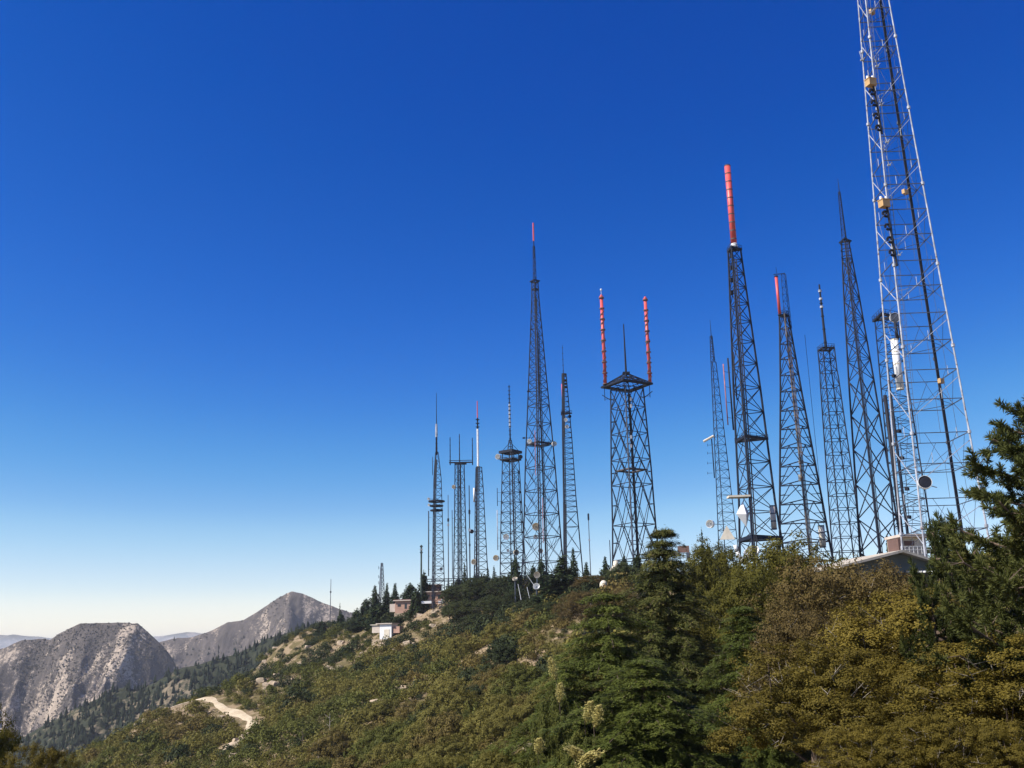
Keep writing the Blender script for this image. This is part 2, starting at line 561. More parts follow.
def scatter(name, label, src, n, mat, size, kind, seed, mask=None):
    """many far-off plants on a mountain flank, one mass"""
    X, Y, Z = MTN[src]
    rg = np.random.default_rng(seed)
    ny, nx = X.shape
    J = rg.uniform(0, ny - 1.001, n)
    I = rg.uniform(0, nx - 1.001, n)
    j, i = J.astype(int), I.astype(int)
    a, b = I - i, J - j

    def s(A): return (A[j, i] * (1 - a) + A[j, i + 1] * a) * (1 - b) + (A[j + 1, i] * (1 - a) + A[j + 1, i + 1] * a) * b
    x, y, z = s(X), s(Y), s(Z)
    keep = np.ones(n, bool) if mask is None else mask(x, y, z, rg)
    x, y, z = x[keep], y[keep], z[keep]
    m = len(x)
    sz = size * rg.uniform(0.5, 1.3, m)
    if kind == 'blob':
        base = np.array([(1, 0, 0), (-.5, .87, 0), (-.5, -.87, 0), (.6, .4, .55), (-.6, .45, .6), (0, -.7, .5), (0.1, 0, .95)])
        fc = np.array([(0, 1, 3), (1, 4, 3), (1, 2, 4), (2, 5, 4), (2, 0, 5), (0, 3, 5), (3, 4, 6), (4, 5, 6), (5, 3, 6)])
        hz = 0.8
    else:
        base = np.array([(.42, 0, .05), (-.21, .37, 0), (-.21, -.37, .05), (-.3, 0, .3), (.15, .26, .32), (.15, -.26, .3), (.02, 0, 1.0), (.3, 0, .35)])
        fc = np.array([(0, 1, 6), (1, 2, 6), (2, 0, 6), (3, 5, 6), (5, 4, 6), (4, 3, 6), (0, 4, 1), (1, 3, 2), (2, 5, 0)])
        hz = 1.6
    th = rg.uniform(0, 6.28, m)
    bx = base[None] * (1 + rg.uniform(-.3, .3, (m, len(base), 3)))
    c, sn = np.cos(th)[:, None], np.sin(th)[:, None]
    V = np.empty((m, len(base), 3))
    V[..., 0] = x[:, None] + (bx[..., 0] * c - bx[..., 1] * sn) * sz[:, None]
    V[..., 1] = y[:, None] + (bx[..., 0] * sn + bx[..., 1] * c) * sz[:, None]
    V[..., 2] = z[:, None] - 0.15 * sz[:, None] + bx[..., 2] * sz[:, None] * hz
    fa = (fc[None] + (np.arange(m) * len(base))[:, None, None]).reshape(-1, 3)
    o = link(name, np_mesh(name, V.reshape(-1, 3), fa, mat))
    tag(o, label, None, None, 'stuff')


def patches(x, y, rg, s, seed):
    """scrub grows in patches that follow the fall line"""
    v = 1.3 * vnoise(x + .3 * y, y * .3, s, seed) + .9 * vnoise(x, y * .55, s * .38, seed + 3) + .7 * vnoise(x, y, s * .15, seed + 4)
    return rg.random(len(x)) < np.clip((v + .10) * 4.0, 0.02, 1)


# hazy ranges on the skyline
mountain('far_range', 'pale hazy mountain range on the skyline', M['mesa_dark'],
         [(-500, 640), (-300, 632), (-120, 639), (-40, 633), (8, 635.5), (40, 637), (58, 639), (110, 640), (160, 636), (185, 632), (215, 634.5), (240, 631), (300, 634), (420, 628), (600, 625), (800, 618), (1100, 606), (1500, 600)],
         16000, 4200, 3000, 0.30, 0.3, 260, 1500, 3, 260, 60)
# pointed peak
mountain('peak', 'pointed grey brown peak behind the ridge', M['mesa'],
         [(-120, 690), (60, 662), (130, 648), (163, 641), (178, 638), (192, 637), (213, 630), (228, 622.5), (243, 620.5), (258, 611), (279, 597), (292, 591.5), (303, 594), (322, 602), (340, 609), (362, 616), (400, 622), (470, 618), (560, 626)],
         2350, 900, 560, 0.62, 0.7, 100, 190, 21, 460, 220, 60)


def gully(X, D, Z):
    """deep ravine on the left flank of the flat-topped mountain"""
    x0, x1 = at(38, 650, 1750).x, at(86, 740, 1750).x
    t = np.clip(-D / 300, 0, 1.2)
    cx = x0 + (x1 - x0) * t
    w = 20 + 36 * t
    return Z - (62 * np.clip(t * 3, 0, 1)) * np.exp(-((X - cx) / w) ** 2)


mountain('flat_topped_mountain', 'flat topped rocky mountain with pale rock faces and a dark ravine', M['mesa'],
         [(-260, 655), (-120, 650), (-60, 652), (-20, 652), (5, 647.5), (22, 640.5), (38, 638.8), (50, 640), (60, 633), (70, 628), (80, 623.5), (98, 623), (118, 622.8), (138, 623.2), (147, 631), (156, 639), (164, 647), (172, 658), (182, 676), (196, 700), (240, 740), (320, 760)],
         1750, 640, 400, 0.78, 0.8, 74, 130, 35, 520, 260, 50, gully)
# wooded lower ridge
mountain('wooded_ridge', 'dark wooded ridge in front of the flat topped mountain', M['wood_ground'],
         [(-260, 770), (-80, 762), (-20, 752), (23, 737), (46, 724), (70, 712), (94, 700), (114, 689), (124, 687.5), (140, 690), (152, 684), (166, 676), (182, 668), (210, 661), (238, 654), (256, 645), (272, 637), (306, 628), (340, 624), (420, 626), (560, 640)],
         1050, 420, 320, 0.55, 0.5, 26, 120, 47, 460, 180, 30)
scatter('wood', 'dark conifer wood on the lower ridge', 'wooded_ridge', 28000, M['wood_far'], 4.6, 'cone', 5,
        lambda x, y, z, rg: rg.random(len(x)) < np.clip(0.85 + 1.2 * vnoise(x, y, 70, 3) + .8 * vnoise(x, y, 25, 6), 0.2, 1))
scatter('scrub', 'dark scrub spotting the flat topped mountain', 'flat_topped_mountain', 95000, M['scrub_far'], 1.9, 'blob', 6,
        lambda x, y, z, rg: patches(x, y, rg, 60, 3))
scatter('scrub', 'dark scrub covering the pointed peak', 'peak', 70000, M['scrub_far'], 2.3, 'blob', 7,
        lambda x, y, z, rg: patches(x, y, rg, 80, 4))
scatter('wood', 'dark wood on the lower flank of the peak', 'peak', 9000, M['wood_far'], 4.8, 'cone', 8,
        lambda x, y, z, rg: rg.random(len(x)) < np.clip((-z + 10) / 60 + 0.25 + 1.4 * vnoise(x, y, 90, 4), 0.0, 1) * (z < 45))


# ------------------------------------------------------------------ foliage meshes
def unit(v): return v / (np.linalg.norm(v, axis=-1, keepdims=True) + 1e-9)


def leaves(C, Nn, size, asp=0.55, jit=0.7, rg=rng, along=None):
    """one bent-free quad per point: centre C, facing about Nn"""
    n = len(C)
    nn = unit(Nn + jit * rg.normal(size=(n, 3)))
    t = rg.normal(size=(n, 3)) if along is None else along + 0.35 * rg.normal(size=(n, 3))
    t = unit(t - (t * nn).sum(-1, keepdims=True) * nn)
    b = np.cross(nn, t)
    L = (np.broadcast_to(size, (n,)) * rg.uniform(.65, 1.3, n))[:, None]
    Wd = L * asp
    V = np.stack([C - t * L * .5, C + b * Wd * .5 - t * L * .05, C + t * L * .5, C - b * Wd * .5 + t * L * .05], 1)
    return V.reshape(-1, 3)


def quads(V): return np.arange(len(V)).reshape(-1, 4)


def sph(n, rg): return unit(rg.normal(size=(n, 3)))


def crown_points(rg, nl, per, rx, rz, lobe, z0, sub=0, sub_r=0.25, flat=0.75):
    """leaf centres and facings for a lobed broadleaf crown"""
    C, Nn = [], []
    ga = math.pi * (3 - math.sqrt(5))
    for k in range(nl):
        t = (k + .5) / nl
        cz = 1 - 1.25 * t
        r = math.sqrt(max(0.02, 1 - cz * cz))
        a = ga * k + rg.uniform(-.5, .5)
        f = rg.uniform(.5, 1.0) if k > nl * .15 else rg.uniform(.75, 1.05)
        lr = lobe * rg.uniform(.6, 1.35)
        c = np.array([math.cos(a) * r * (rx - lobe * .6) * f, math.sin(a) * r * (rx - lobe * .6) * f, z0 + cz * (rz - lobe * .5) * f])
        if sub:
            s = sph(sub, rg)
            s = s[(s[:, 2] > -.55)]
            sc = c + s * lr * np.array([1, 1, flat]) * rg.uniform(.78, 1.06, (len(s), 1))
            m = max(1, int(per / len(s)))
            d = sph(len(sc) * m, rg)
            cc = np.repeat(sc, m, 0) + d * sub_r * rg.uniform(.35, 1.0, (len(d), 1)) * np.array([1, 1, .75])
            C.append(cc)
            Nn.append(d * .7 + np.repeat(s, m, 0) * .8 + np.array([0, 0, .35]))
        else:
            s = sph(per, rg)
            s = s[(s[:, 2] > -.6)]
            C.append(c + s * lr * np.array([1, 1, flat]) * rg.uniform(.72, 1.08, (len(s), 1)))
            Nn.append(s + np.array([0, 0, .3]))
    return np.concatenate(C), np.concatenate(Nn)


def limbs(rg, h, spread, r0, n=7, forks=2):
    mb = MB()
    top = Vector((rg.uniform(-.1, .1) * spread, rg.uniform(-.1, .1) * spread, h * .45))
    mb.path([Vector((0, 0, -1.0)), Vector((0, 0, h * .18)), top], [r0 * 1.25, r0, r0 * .8], 8)
    for k in range(n):
        a = 6.283 * k / n + rg.uniform(-.4, .4)
        st = Vector((0, 0, h * .18)).lerp(top, rg.uniform(.2, 1))
        mid = st + Vector((math.cos(a) * spread * .4, math.sin(a) * spread * .4, h * rg.uniform(.12, .25)))
        end = mid + Vector((math.cos(a + .2) * spread * .35, math.sin(a + .2) * spread * .35, h * rg.uniform(.1, .28)))
        mb.path([st, mid, end], [r0 * .5, r0 * .33, r0 * .12], 6)
        for q in range(forks):
            e2 = mid + Vector((math.cos(a + rg.uniform(-1, 1)) * spread * .3, math.sin(a + rg.uniform(-1, 1)) * spread * .3, h * rg.uniform(.05, .3)))
            mb.path([mid.lerp(end, rg.uniform(0, .5)), e2], [r0 * .22, r0 * .07], 5)
    return mb


def mesh_of(mb, name, mat):
    me = bpy.data.meshes.new(name)
    me.from_pydata([tuple(v) for v in mb.v], [], mb.f)
    me.update()
    me.materials.append(mat)
    return me


# ---- near oaks: unit crown 1 wide radius, built at real size so leaves keep their size
def oak_mesh(seed, rx, h, nl, per, leaf, sub, sub_r, mat):
    rg = np.random.default_rng(seed)
    C, Nn = crown_points(rg, nl, per, rx, h * .52, rx * .33, h * .52, sub, sub_r)
    V = leaves(C, Nn, leaf, .62, .42, rg)
    crown = np_mesh('crown', V, quads(V), mat)
    tw = MB()
    for k in range(110):                        # bare grey twigs showing through the leaves
        d = sph(1, rg)[0]
        if d[2] < -.2: continue
        e = Vector((d[0] * rx, d[1] * rx, h * .52 + d[2] * h * .46)) * 1.0
        c0 = Vector((0, 0, h * .52))
        p0, p1_ = c0.lerp(e, rg.uniform(.66, .8)), c0.lerp(e, rg.uniform(.82, .96))
        p1_ += Vector((rg.normal(), rg.normal(), rg.normal() + .4)) * .13
        tw.tube(p0, p1_, .013, 3, .006)
        q = p0.lerp(p1_, .5)
        tw.tube(q, q + Vector((rg.normal(), rg.normal(), rg.normal() + .5)) * .3, .009, 3, .004)
    return crown, mesh_of(limbs(rg, h, rx * .8, .05 * rx), 'trunk', M['bark']), mesh_of(tw, 'twig', M['deadwood'])


def conifer_leaves(rg, h, r, tiers, per, leaf, droop=.25, power=1.0, sparse=.0, trunk_f=.04, base=0.08):
    """layered boughs with sprays; returns leaf quads and a trunk mesh builder"""
    C, Nn, A = [], [], []
    mb = MB()
    mb.path([Vector((0, 0, -1.2)), Vector((0, 0, h * .5)), Vector((0, 0, h * .98))], [h * trunk_f * .5, h * trunk_f * .3, .02], 7)
    for k in range(tiers):
        t = (k + rg.uniform(0, .9)) / tiers
        z = h * (base + (1 - base) * t)
        L = r * (1 - t) ** power * rg.uniform(.65, 1.2) + r * .05
        nb = max(3, int((5 + 4 * (1 - t)) * (1 - sparse)))
        a0 = rg.uniform(0, 6.28)
        for b in range(nb):
            a = a0 + 6.283 * b / nb + rg.uniform(-.3, .3)
            Lb = L * rg.uniform(.6, 1.1)
            dr = np.array([math.cos(a), math.sin(a), 0])
            side = np.array([-math.sin(a), math.cos(a), 0])
            n = max(4, int(per * (Lb / r) ** 1.3))
            s = rg.uniform(.12, 1, n) ** .75
            wd = .34 * Lb * (1 - s * .75)
            o = rg.uniform(-1, 1, n)
            rise = .10 * Lb * np.sin(s * 3.0) - droop * Lb * s ** 1.4
            c = np.array([0, 0, z]) + dr * (s * Lb)[:, None] + side * (o * wd)[:, None] + np.array([0, 0, 1.0]) * (rise - np.abs(o) * wd * .35 + rg.normal(0, leaf * .5, n))[:, None]
            C.append(c)
            A.append(dr * .8 + side * np.sign(o)[:, None] * .6 + np.array([0, 0, -.35]))
            Nn.append(np.array([0, 0, 1.0]) + dr * .55 + np.zeros((n, 3)))
            if Lb > .25 * r:
                e = Vector((dr[0] * Lb * .8, dr[1] * Lb * .8, z - droop * Lb * .6))
                mb.tube(Vector((0, 0, z)), e, max(.012, h * trunk_f * .09 * (1 - t)), 4, .008)
    return np.concatenate(C), np.concatenate(Nn), np.concatenate(A), mb


def fir_mesh(seed, h, r, tiers, twigs, per, leaf, mat, droop=.3, power=.85):
    """big fir: separate boughs with hanging side sprays and dark gaps between the boughs"""
    rg = np.random.default_rng(seed)
    mb = MB()
    mb.path([Vector((0, 0, -1.2)), Vector((0, 0, h * .5)), Vector((0, 0, h * .98))], [h * .02, h * .013, .02], 7)
    C, Nn, A = [], [], []
    for k in range(tiers):
        t = ((k + rg.uniform(0, .9)) / tiers) ** .85
        z = h * (.04 + .96 * t)
        L = r * (1 - t) ** power * rg.uniform(.75, 1.12) + .3
        nb = max(5, int(7 + 3 * (1 - t)))
        a0 = rg.uniform(0, 6.28)
        for b in range(nb):
            a = a0 + 6.283 * b / nb + rg.uniform(-.35, .35)
            Lb = L * rg.uniform(.55, 1.12)
            dr = np.array([math.cos(a), math.sin(a), 0.])
            sd = np.array([-math.sin(a), math.cos(a), 0.])
            up_ = .16 * Lb

            def P(s): return np.array([0, 0, z]) + dr * Lb * s + np.array([0, 0, 1.]) * (up_ * math.sin(s * 2.6) - droop * Lb * s ** 1.5)
            mb.path([Vector(P(s)) for s in (0, .35, .7, 1)], [.05 * (1 - t) + .015, .035 * (1 - t) + .012, .018, .008], 4)
            nt_ = max(4, int(twigs * Lb / r))
            for q in range(nt_):
                s = .06 + .94 * (q + rg.uniform(0, .8)) / nt_
                p = P(min(s, 1))
                for sg in (-1, 1):
                    ln = Lb * .36 * (1.08 - s * .75) * rg.uniform(.5, 1.3) + .18
                    d = unit(dr * rg.uniform(.5, 1.0) + sd * sg * rg.uniform(.5, 1.0) + np.array([0, 0, rg.uniform(-.55, .05)]))
                    m = max(5, int(per * ln))
                    u = rg.uniform(0, 1, m)[:, None]
                    c = p + d * u * ln + np.array([0, 0, -1.]) * (u ** 2) * ln * .35 + rg.normal(0, 1, (m, 3)) * np.array([.08, .08, .10]) * (1.3 - .7 * u)
                    C.append(c)
                    A.append(np.tile(d * 1.0 + np.array([0, 0, -.45]), (m, 1)) + rg.normal(0, .45, (m, 3)))
                    Nn.append(np.tile(np.array([0, 0, 1.0]) + dr * .5, (m, 1)))
    C, Nn, A = np.concatenate(C), np.concatenate(Nn), np.concatenate(A)
    V = leaves(C, Nn, leaf, .17, .4, rg, A)
    return np_mesh('crown', V, quads(V), mat), mesh_of(mb, 'trunk', M['bark'])


def conifer_mesh(seed, h, r, tiers, per, leaf, mat, asp=.3, jit=.45, **kw):
    rg = np.random.default_rng(seed)
    C, Nn, A, mb = conifer_leaves(rg, h, r, tiers, per, leaf, **kw)
    V = leaves(C, Nn, leaf, asp, jit, rg, A)
    return np_mesh('crown', V, quads(V), mat), mesh_of(mb, 'trunk', M['bark'])


def pine_mesh(seed, h, r, mat, nb=46, tuft=24, needle=.2, n_needle=150, z_lo=.05, core=.30):
    """pine with bottle brush tufts on upswept twigs"""
    rg = np.random.default_rng(seed)
    mb = MB()
    mb.path([Vector((0, 0, -1)), Vector((.1, 0, h * .5)), Vector((0, .1, h * .97))], [h * .022, h * .015, .03], 8)
    T, D = [], []
    for k in range(nb):
        t = (k + rg.uniform(0, 1)) / nb
        z = h * (z_lo + (.99 - z_lo) * t)
        a = 2.4 * k + rg.uniform(-.5, .5)
        L = r * (1 - .82 * t ** 3.2) * rg.uniform(.7, 1.12)
        pts = []
        for q in range(6):
            s = q / 5
            pts.append(Vector((math.cos(a + .2 * s) * L * s, math.sin(a + .2 * s) * L * s, z - .16 * L * s + .42 * L * s * s)))
        mb.path(pts, [.045 * (1 - .7 * q / 5) + .01 for q in range(6)], 5)
        out = Vector((math.cos(a), math.sin(a), 0))
        for q in range(max(6, int(tuft * L / r))):
            s = 1.0 if q == 0 else rg.uniform(.3, 1) ** .65
            i = min(4, int(s * 5))
            p = pts[i].lerp(pts[i + 1], s * 5 - i)
            off = (Vector((rg.normal(), rg.normal(), rg.normal() * .7 + .3)).normalized() + out * .6).normalized() * rg.uniform(.12, .42) * (.5 + L * .28)
            e = p + off
            mb.tube(p, e, .014, 3, .007)
            T.append(tuple(e))
            D.append(tuple((off.normalized() * .7 + out * .35 + Vector((0, 0, .55))).normalized()))
    T, D = np.array(T), np.array(D)
    T2, D2 = np.repeat(T, n_needle, 0), np.repeat(D, n_needle, 0)
    u = rg.uniform(-1.0, .35, len(T2))[:, None]
    base = T2 + D2 * u * core
    sp = sph(len(T2), rg)
    dirn = unit(D2 * (.75 + .5 * (u > .15)) + sp)
    Cc = base + dirn * needle * .5
    V = leaves(Cc, np.cross(dirn, sph(len(Cc), rg)), needle, .15, .0, rg, dirn * 30)
    return np_mesh('crown', V, quads(V), mat), mesh_of(mb, 'trunk', M['bark'])


def plant(name, label, cat, meshes, loc, s=(1, 1, 1), rz=0.0, group=None, mat=None):
    t = thing(name, label, cat, loc, rz, group)
    t.scale = s
    for nm, me in zip(('crown', 'trunk', 'twigs'), meshes):
        o = link(nm, me, t)
        if mat and nm == 'crown':
            o.material_slots[0].link = 'OBJECT'
            o.material_slots[0].material = mat
    return t


def place_tree(name, label, cat, meshes, mh, mr, px, py_top, Y, width_px=None, rz=None, group=None, mat=None, max_h=None):
    """stand a tree on the slope so that its top shows at a picture point"""
    p = at(px, py_top, Y)
    x = p.x
    z0 = gz(x, Y) - .1
    hgt = max(1.0, z_at(x, Y, py_top) - z0)
    # the top leans with the picture: solve x so that the top is at px
    if max_h and hgt > max_h:
        z0 = z0 + hgt - max_h
        hgt = max_h
    sz = hgt / mh
    sx = sz if width_px is None else (width_px / F * Y / 2) / mr
    return plant(name, label, cat, meshes, (x, Y, z0), (sx, sx, sz), random.uniform(0, 6.28) if rz is None else rz, group, mat)


# ------------------------------------------------------------------ antenna towers
class Tower:
    """a self-supporting lattice tower; heights and widths come from survey points on the photo"""

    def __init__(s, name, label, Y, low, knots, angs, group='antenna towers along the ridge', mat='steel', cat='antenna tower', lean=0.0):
        # low = (row, left, right): where the outer legs are seen; knots = [(row, width)...] downwards
        s.Y = Y
        py, xl, xr = low
        s.x = at((xl + xr) / 2, py, Y).x
        view = math.atan2(s.x, Y)
        s.angs = [R(a) - view for a in angs]     # leg directions as seen along the line of sight
        s.base = 0.0

        def solve(row, width):
            """leg circle radius that shows this width on this row"""
            r = width / F * Y / 1.8
            for _ in range(12):
                z = z_at(s.x, Y, row)
                q = [proj((s.x + math.cos(a) * r, Y + math.sin(a) * r, z))[0] for a in s.angs]
                r *= width / max(1e-3, max(q) - min(q))
            return r, z, (max(q) + min(q)) / 2
        for _ in range(6):
            r, z, mid = solve(py, xr - xl)
            s.x += ((xl + xr) / 2 - mid) / F * Y
        s.base = gz(s.x, Y) - .4
        s.root = thing(name, label, cat, (s.x, Y, s.base), 0, group)
        s.m = M[mat]
        o = sorted((solve(row, wd)[1] - s.base, solve(row, wd)[0]) for row, wd in knots)
        s.pz, s.pr = [a for a, b in o], [b for a, b in o]
        if s.pz[0] > 0:
            k = (s.pr[1] - s.pr[0]) / (s.pz[1] - s.pz[0])
            s.pr.insert(0, s.pr[0] - k * s.pz[0])
            s.pz.insert(0, 0.0)
        s.top = s.pz[-1]

    def h(s, py): return z_at(s.x, s.Y, py) - s.base
    def rad(s, z): return float(np.interp(z, s.pz, s.pr))
    def mx(s, px): return px / F * s.Y            # picture width to metres

    def leg(s, k, z):
        r, a = s.rad(z), s.angs[k]
        return Vector((math.cos(a) * r, math.sin(a) * r, z))

    def legs(s, lr, lr_top=None, only=None, mat=None, flanges=None, n=6):
        lr_top = lr_top or lr * .7
        for k in range(len(s.angs)):
            zs = s.pz
            mb = MB()
            for a, b in zip(zs[:-1], zs[1:]):
                ra, rb = [lr + (lr_top - lr) * z / s.top for z in (a, b)]
                mb.tube(s.leg(k, a), s.leg(k, b), ra, n, rb)
            if flanges:
                for z in flanges:
                    p = s.leg(k, z)
                    mb.tube(p - Vector((0, 0, .22)), p + Vector((0, 0, .22)), lr * 1.9, 8)
            mm = mat[k] if mat and k in mat else s.m
            mb.build('leg', mm, s.root)

    def levels(s, step_px=None, ratio=None, z0=0.0, z1=None, py_step=None):
        z1 = z1 or s.top
        zs, z = [z0], z0
        while z < z1 - .2:
            z += step_px / F * s.Y if step_px else max(.8, ratio * s.rad(z) * 2)
            zs.append(min(z, z1))
        if len(zs) > 2 and zs[-1] - zs[-2] < .4 * (zs[-2] - zs[-3]): zs.pop(-2)
        return zs

    def brace(s, zs, style='X', br=.06, hr=None, name='face_lattice', hmat=None, n=3, horiz=True, faces=None, sub=False):
        br *= 1.15
        hr = (hr * 1.15) if hr else br
        nl = len(s.angs)
        for f in (range(nl) if faces is None else faces):
            a, b = f, (f + 1) % nl
            mb = MB()
            for i, (z0, z1) in enumerate(zip(zs[:-1], zs[1:])):
                A0, B0, A1, B1 = s.leg(a, z0), s.leg(b, z0), s.leg(a, z1), s.leg(b, z1)
                if horiz: mb.tube(A1, B1, hr, n)
                if style == 'X':
                    mb.tube(A0, B1, br, n)
                    mb.tube(B0, A1, br, n)
                elif style == 'K':          # feet spread from the middle of the upper bar
                    m = (A1 + B1) / 2
                    mb.tube(A0, m, br, n)
                    mb.tube(B0, m, br, n)
                    if sub:
                        mb.tube((A0 + m) / 2, (A0 + A1) / 2, br * .7, n)
                        mb.tube((B0 + m) / 2, (B0 + B1) / 2, br * .7, n)
                elif style == 'V':
                    m = (A0 + B0) / 2
                    mb.tube(A1, m, br, n)
                    mb.tube(B1, m, br, n)
                elif style == 'Z':
                    if i % 2: mb.tube(A0, B1, br, n)
                    else: mb.tube(B0, A1, br, n)
            mb.build(name, s.m, s.root)

    def mast(s, z0, z1, r0, r1=None, mat=None, name='mast', x=0.0, y=0.0, n=8, rungs=0, rr=.25):
        mb = MB().tube((x, y, z0), (x, y, z1), r0, n, r1 or r0)
        for k in range(rungs):
            z = z0 + (z1 - z0) * (k + .5) / rungs
            mb.tube((x, y, z), (x, y, z + .12 * rr + .05), rr, 8)
        return mb.build(name, mat or s.m, s.root)

    def thin_lattice(s, z0, z1, w0, w1, step, lr, br, name='top_lattice', x=0.0, y=0.0, mat=None):
        mb = MB()
        n = max(2, int((z1 - z0) / step))
        an = [R(a) for a in (-90, 30, 150)]
        P = lambda k, t: Vector((x + math.cos(an[k % 3]) * (w0 + (w1 - w0) * t) / 1.73, y + math.sin(an[k % 3]) * (w0 + (w1 - w0) * t) / 1.73, z0 + (z1 - z0) * t))
        for k in range(3): mb.tube(P(k, 0), P(k, 1), lr, 4)
        for i in range(n):
            t0, t1 = i / n, (i + 1) / n
            for k in range(3):
                mb.tube(P(k, t0), P(k + 1, t1) if i % 2 else P(k - 1, t1), br, 3)
                mb.tube(P(k, t1), P(k + 1, t1), br, 3)
        return mb.build(name, mat or s.m, s.root)

    def deck(s, z, r, th=.3, mat=None, rail=True, sides=None, name='platform', rail_h=1.1):
        k = sides or len(s.angs)
        pts = [(math.cos(a) * r, math.sin(a) * r) for a in (s.angs if not sides else [6.283 * i / k for i in range(k)])]
        mb = MB()
        q = .62
        inn = [(x * q, y * q) for x, y in pts]
        for i in range(k):                      # an open ring of grating
            j = (i + 1) % k
            mb.poly_prism([pts[i], pts[j], inn[j], inn[i]], z, z + th)
        o = mb.build(name, mat or s.m, s.root)
        if rail:
            rb = MB()
            for i in range(k):
                a, b = Vector((*pts[i], z)), Vector((*pts[(i + 1) % k], z))
                for q in (.55, 1.0): rb.tube(a + Vector((0, 0, rail_h * q)), b + Vector((0, 0, rail_h * q)), .045, 3)
                for q in range(4): rb.tube(a.lerp(b, q / 4), a.lerp(b, q / 4) + Vector((0, 0, rail_h)), .045, 3)
            rb.build('railing', mat or s.m, o)
        return o

    def dish(s, px, py, d, mat='white', face=(-.3, -1, 0), dy=-1.5, shroud=.5, name='dish', mount=True, radome=None):
        P = at(px, py, s.Y + dy)
        c = P - Vector((s.x, s.Y, s.base))
        return dish_on(s.root, c, d, face, M[mat], shroud, name, s.m if mount else None, Vector((0, 0, c.z)), M[radome] if radome else None)

    def wire(s, k, off, z0, z1, r, mat='dark', name='cable_ladder', w=.0, n=4):
        """a run of cables up one leg"""
        mb = MB()
        m = 10
        for i in range(m):
            a, b = z0 + (z1 - z0) * i / m, z0 + (z1 - z0) * (i + 1) / m
            o = Vector(off)
            mb.tube(s.leg(k, a) + o, s.leg(k, b) + o, r, n)
            if w: mb.tube(s.leg(k, a) + o + Vector((w, 0, 0)), s.leg(k, b) + o + Vector((w, 0, 0)), r, n)
        return mb.build(name, M[mat], s.root)

    def pt(s, px, py, dy=0.0): return at(px, py, s.Y + dy) - Vector((s.x, s.Y, s.base))

    def pole(s, pa, pb, r, mat, name='antenna', dy=-1.0, r2=None, n=8, bands=0, band_mat=None, arms=0, brad=1.35):
        A = s.pt(*pa, dy)
        B = s.pt(*pb, dy)
        B.x = A.x                                # plumb
        mb = MB().tube(A, B, r, n, r2 or r)
        o = mb.build(name, M[mat], s.root, n > 6)
        if bands:
            b = MB()
            for k in range(bands + 1):
                p = A.lerp(B, k / bands)
                b.tube(p - Vector((0, 0, .12)), p + Vector((0, 0, .12)), r * brad, n)
            b.build('flange', M[band_mat or mat], o)
        if arms:
            b = MB()
            for k in range(arms):
                p = A.lerp(B, (k + .5) / arms)
                t = Vector((0, 0, p.z))
                t.x = max(-s.rad(p.z), min(s.rad(p.z), p.x)) * .9
                b.tube(p, t, .05, 3)
            b.build('mount_arm', s.m, o)
        return o


def dish_on(parent, c, d, face, mat, shroud, name, arm_mat, foot, radome=None):
    f = Vector(face).normalized()
    r = d / 2
    mb = MB()
    # a bowl with thickness and a drum shroud round its rim
    prof = [(0.02, -r * .55), (r * .5, -r * .42), (r * .85, -r * .14), (r, 0), (r, r * shroud * 2)]
    prof += [(r * .96, r * shroud * 2), (r * .95, .02), (r * .8, -r * .1), (r * .48, -r * .36), (.02, -r * .48)]
    mb.lathe(c, f, prof, 16)
    o = mb.build(name, mat, parent)
    if radome:  # flat disc in its own tone across the dish mouth
        MB().lathe(c + f * r * shroud * 1.6, f, [(.02, r * .06), (r * .5, r * .05), (r * .94, 0)], 16).build('radome', radome, o)
    a = MB().tube(c - f * r * .45, c + f * r * .25, r * .05, 5)
    a.lathe(c + f * r * .25, f, [(0.01, -r * .06), (r * .13, 0), (.01, r * .08)], 8)
    a.build('feed_horn', M['steel_mid'], o)
    if arm_mat:
        MB().tube(c - f * r * .5, foot, max(.07, r * .07), 5).build('mount_arm', arm_mat, o)
    return o


# ---- the big pale tower on the right
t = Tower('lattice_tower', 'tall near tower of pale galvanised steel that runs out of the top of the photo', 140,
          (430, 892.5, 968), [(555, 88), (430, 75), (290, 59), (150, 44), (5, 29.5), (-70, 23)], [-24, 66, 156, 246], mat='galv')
fl = [t.h(y) for y in (530, 438, 353, 272, 192, 116, 44)]
t.legs(.135, .105, flanges=fl, mat={1: M['steel_mid']})
zs = [t.h(y) for y in (560, 532, 502, 468, 438, 405, 376, 347, 320, 293, 268, 242, 217, 192, 168, 144, 121, 98, 76, 54, 34, 15, -8, -30, -50)]
for f in range(4):                               # level bars on every face, their shade put into a darker steel
    mb = MB()
    for z in zs:
        mb.tube(t.leg(f, z), t.leg((f + 1) % 4, z), .075, 4)
    mb.build('face_lattice', M['steel_mid'], t.root)
for f in range(4):                               # one long diagonal per double bay; back faces coloured darker as if shaded
    mb = MB()
    for i in range(0, len(zs) - 2, 2):
        hi, lo = zs[i + 2], zs[i]
        za = hi - .12 * (hi - lo)
        zb = lo + .22 * (hi - lo)
        A, B = f, (f + 1) % 4
        if f in (0, 2): a, b = (t.leg(A, zb), t.leg(B, za))
        else: a, b = (t.leg(A, za), t.leg(B, zb))
        if f == 3: a, b = t.leg(3, zb), t.leg(0, za)
        if f == 2: a, b = t.leg(2, za), t.leg(3, zb)
        mb.tube(a, b, .06 if f > 1 else .04, 4)
    mb.build('face_lattice', M['galv'] if f > 1 else M['steel_mid'], t.root)
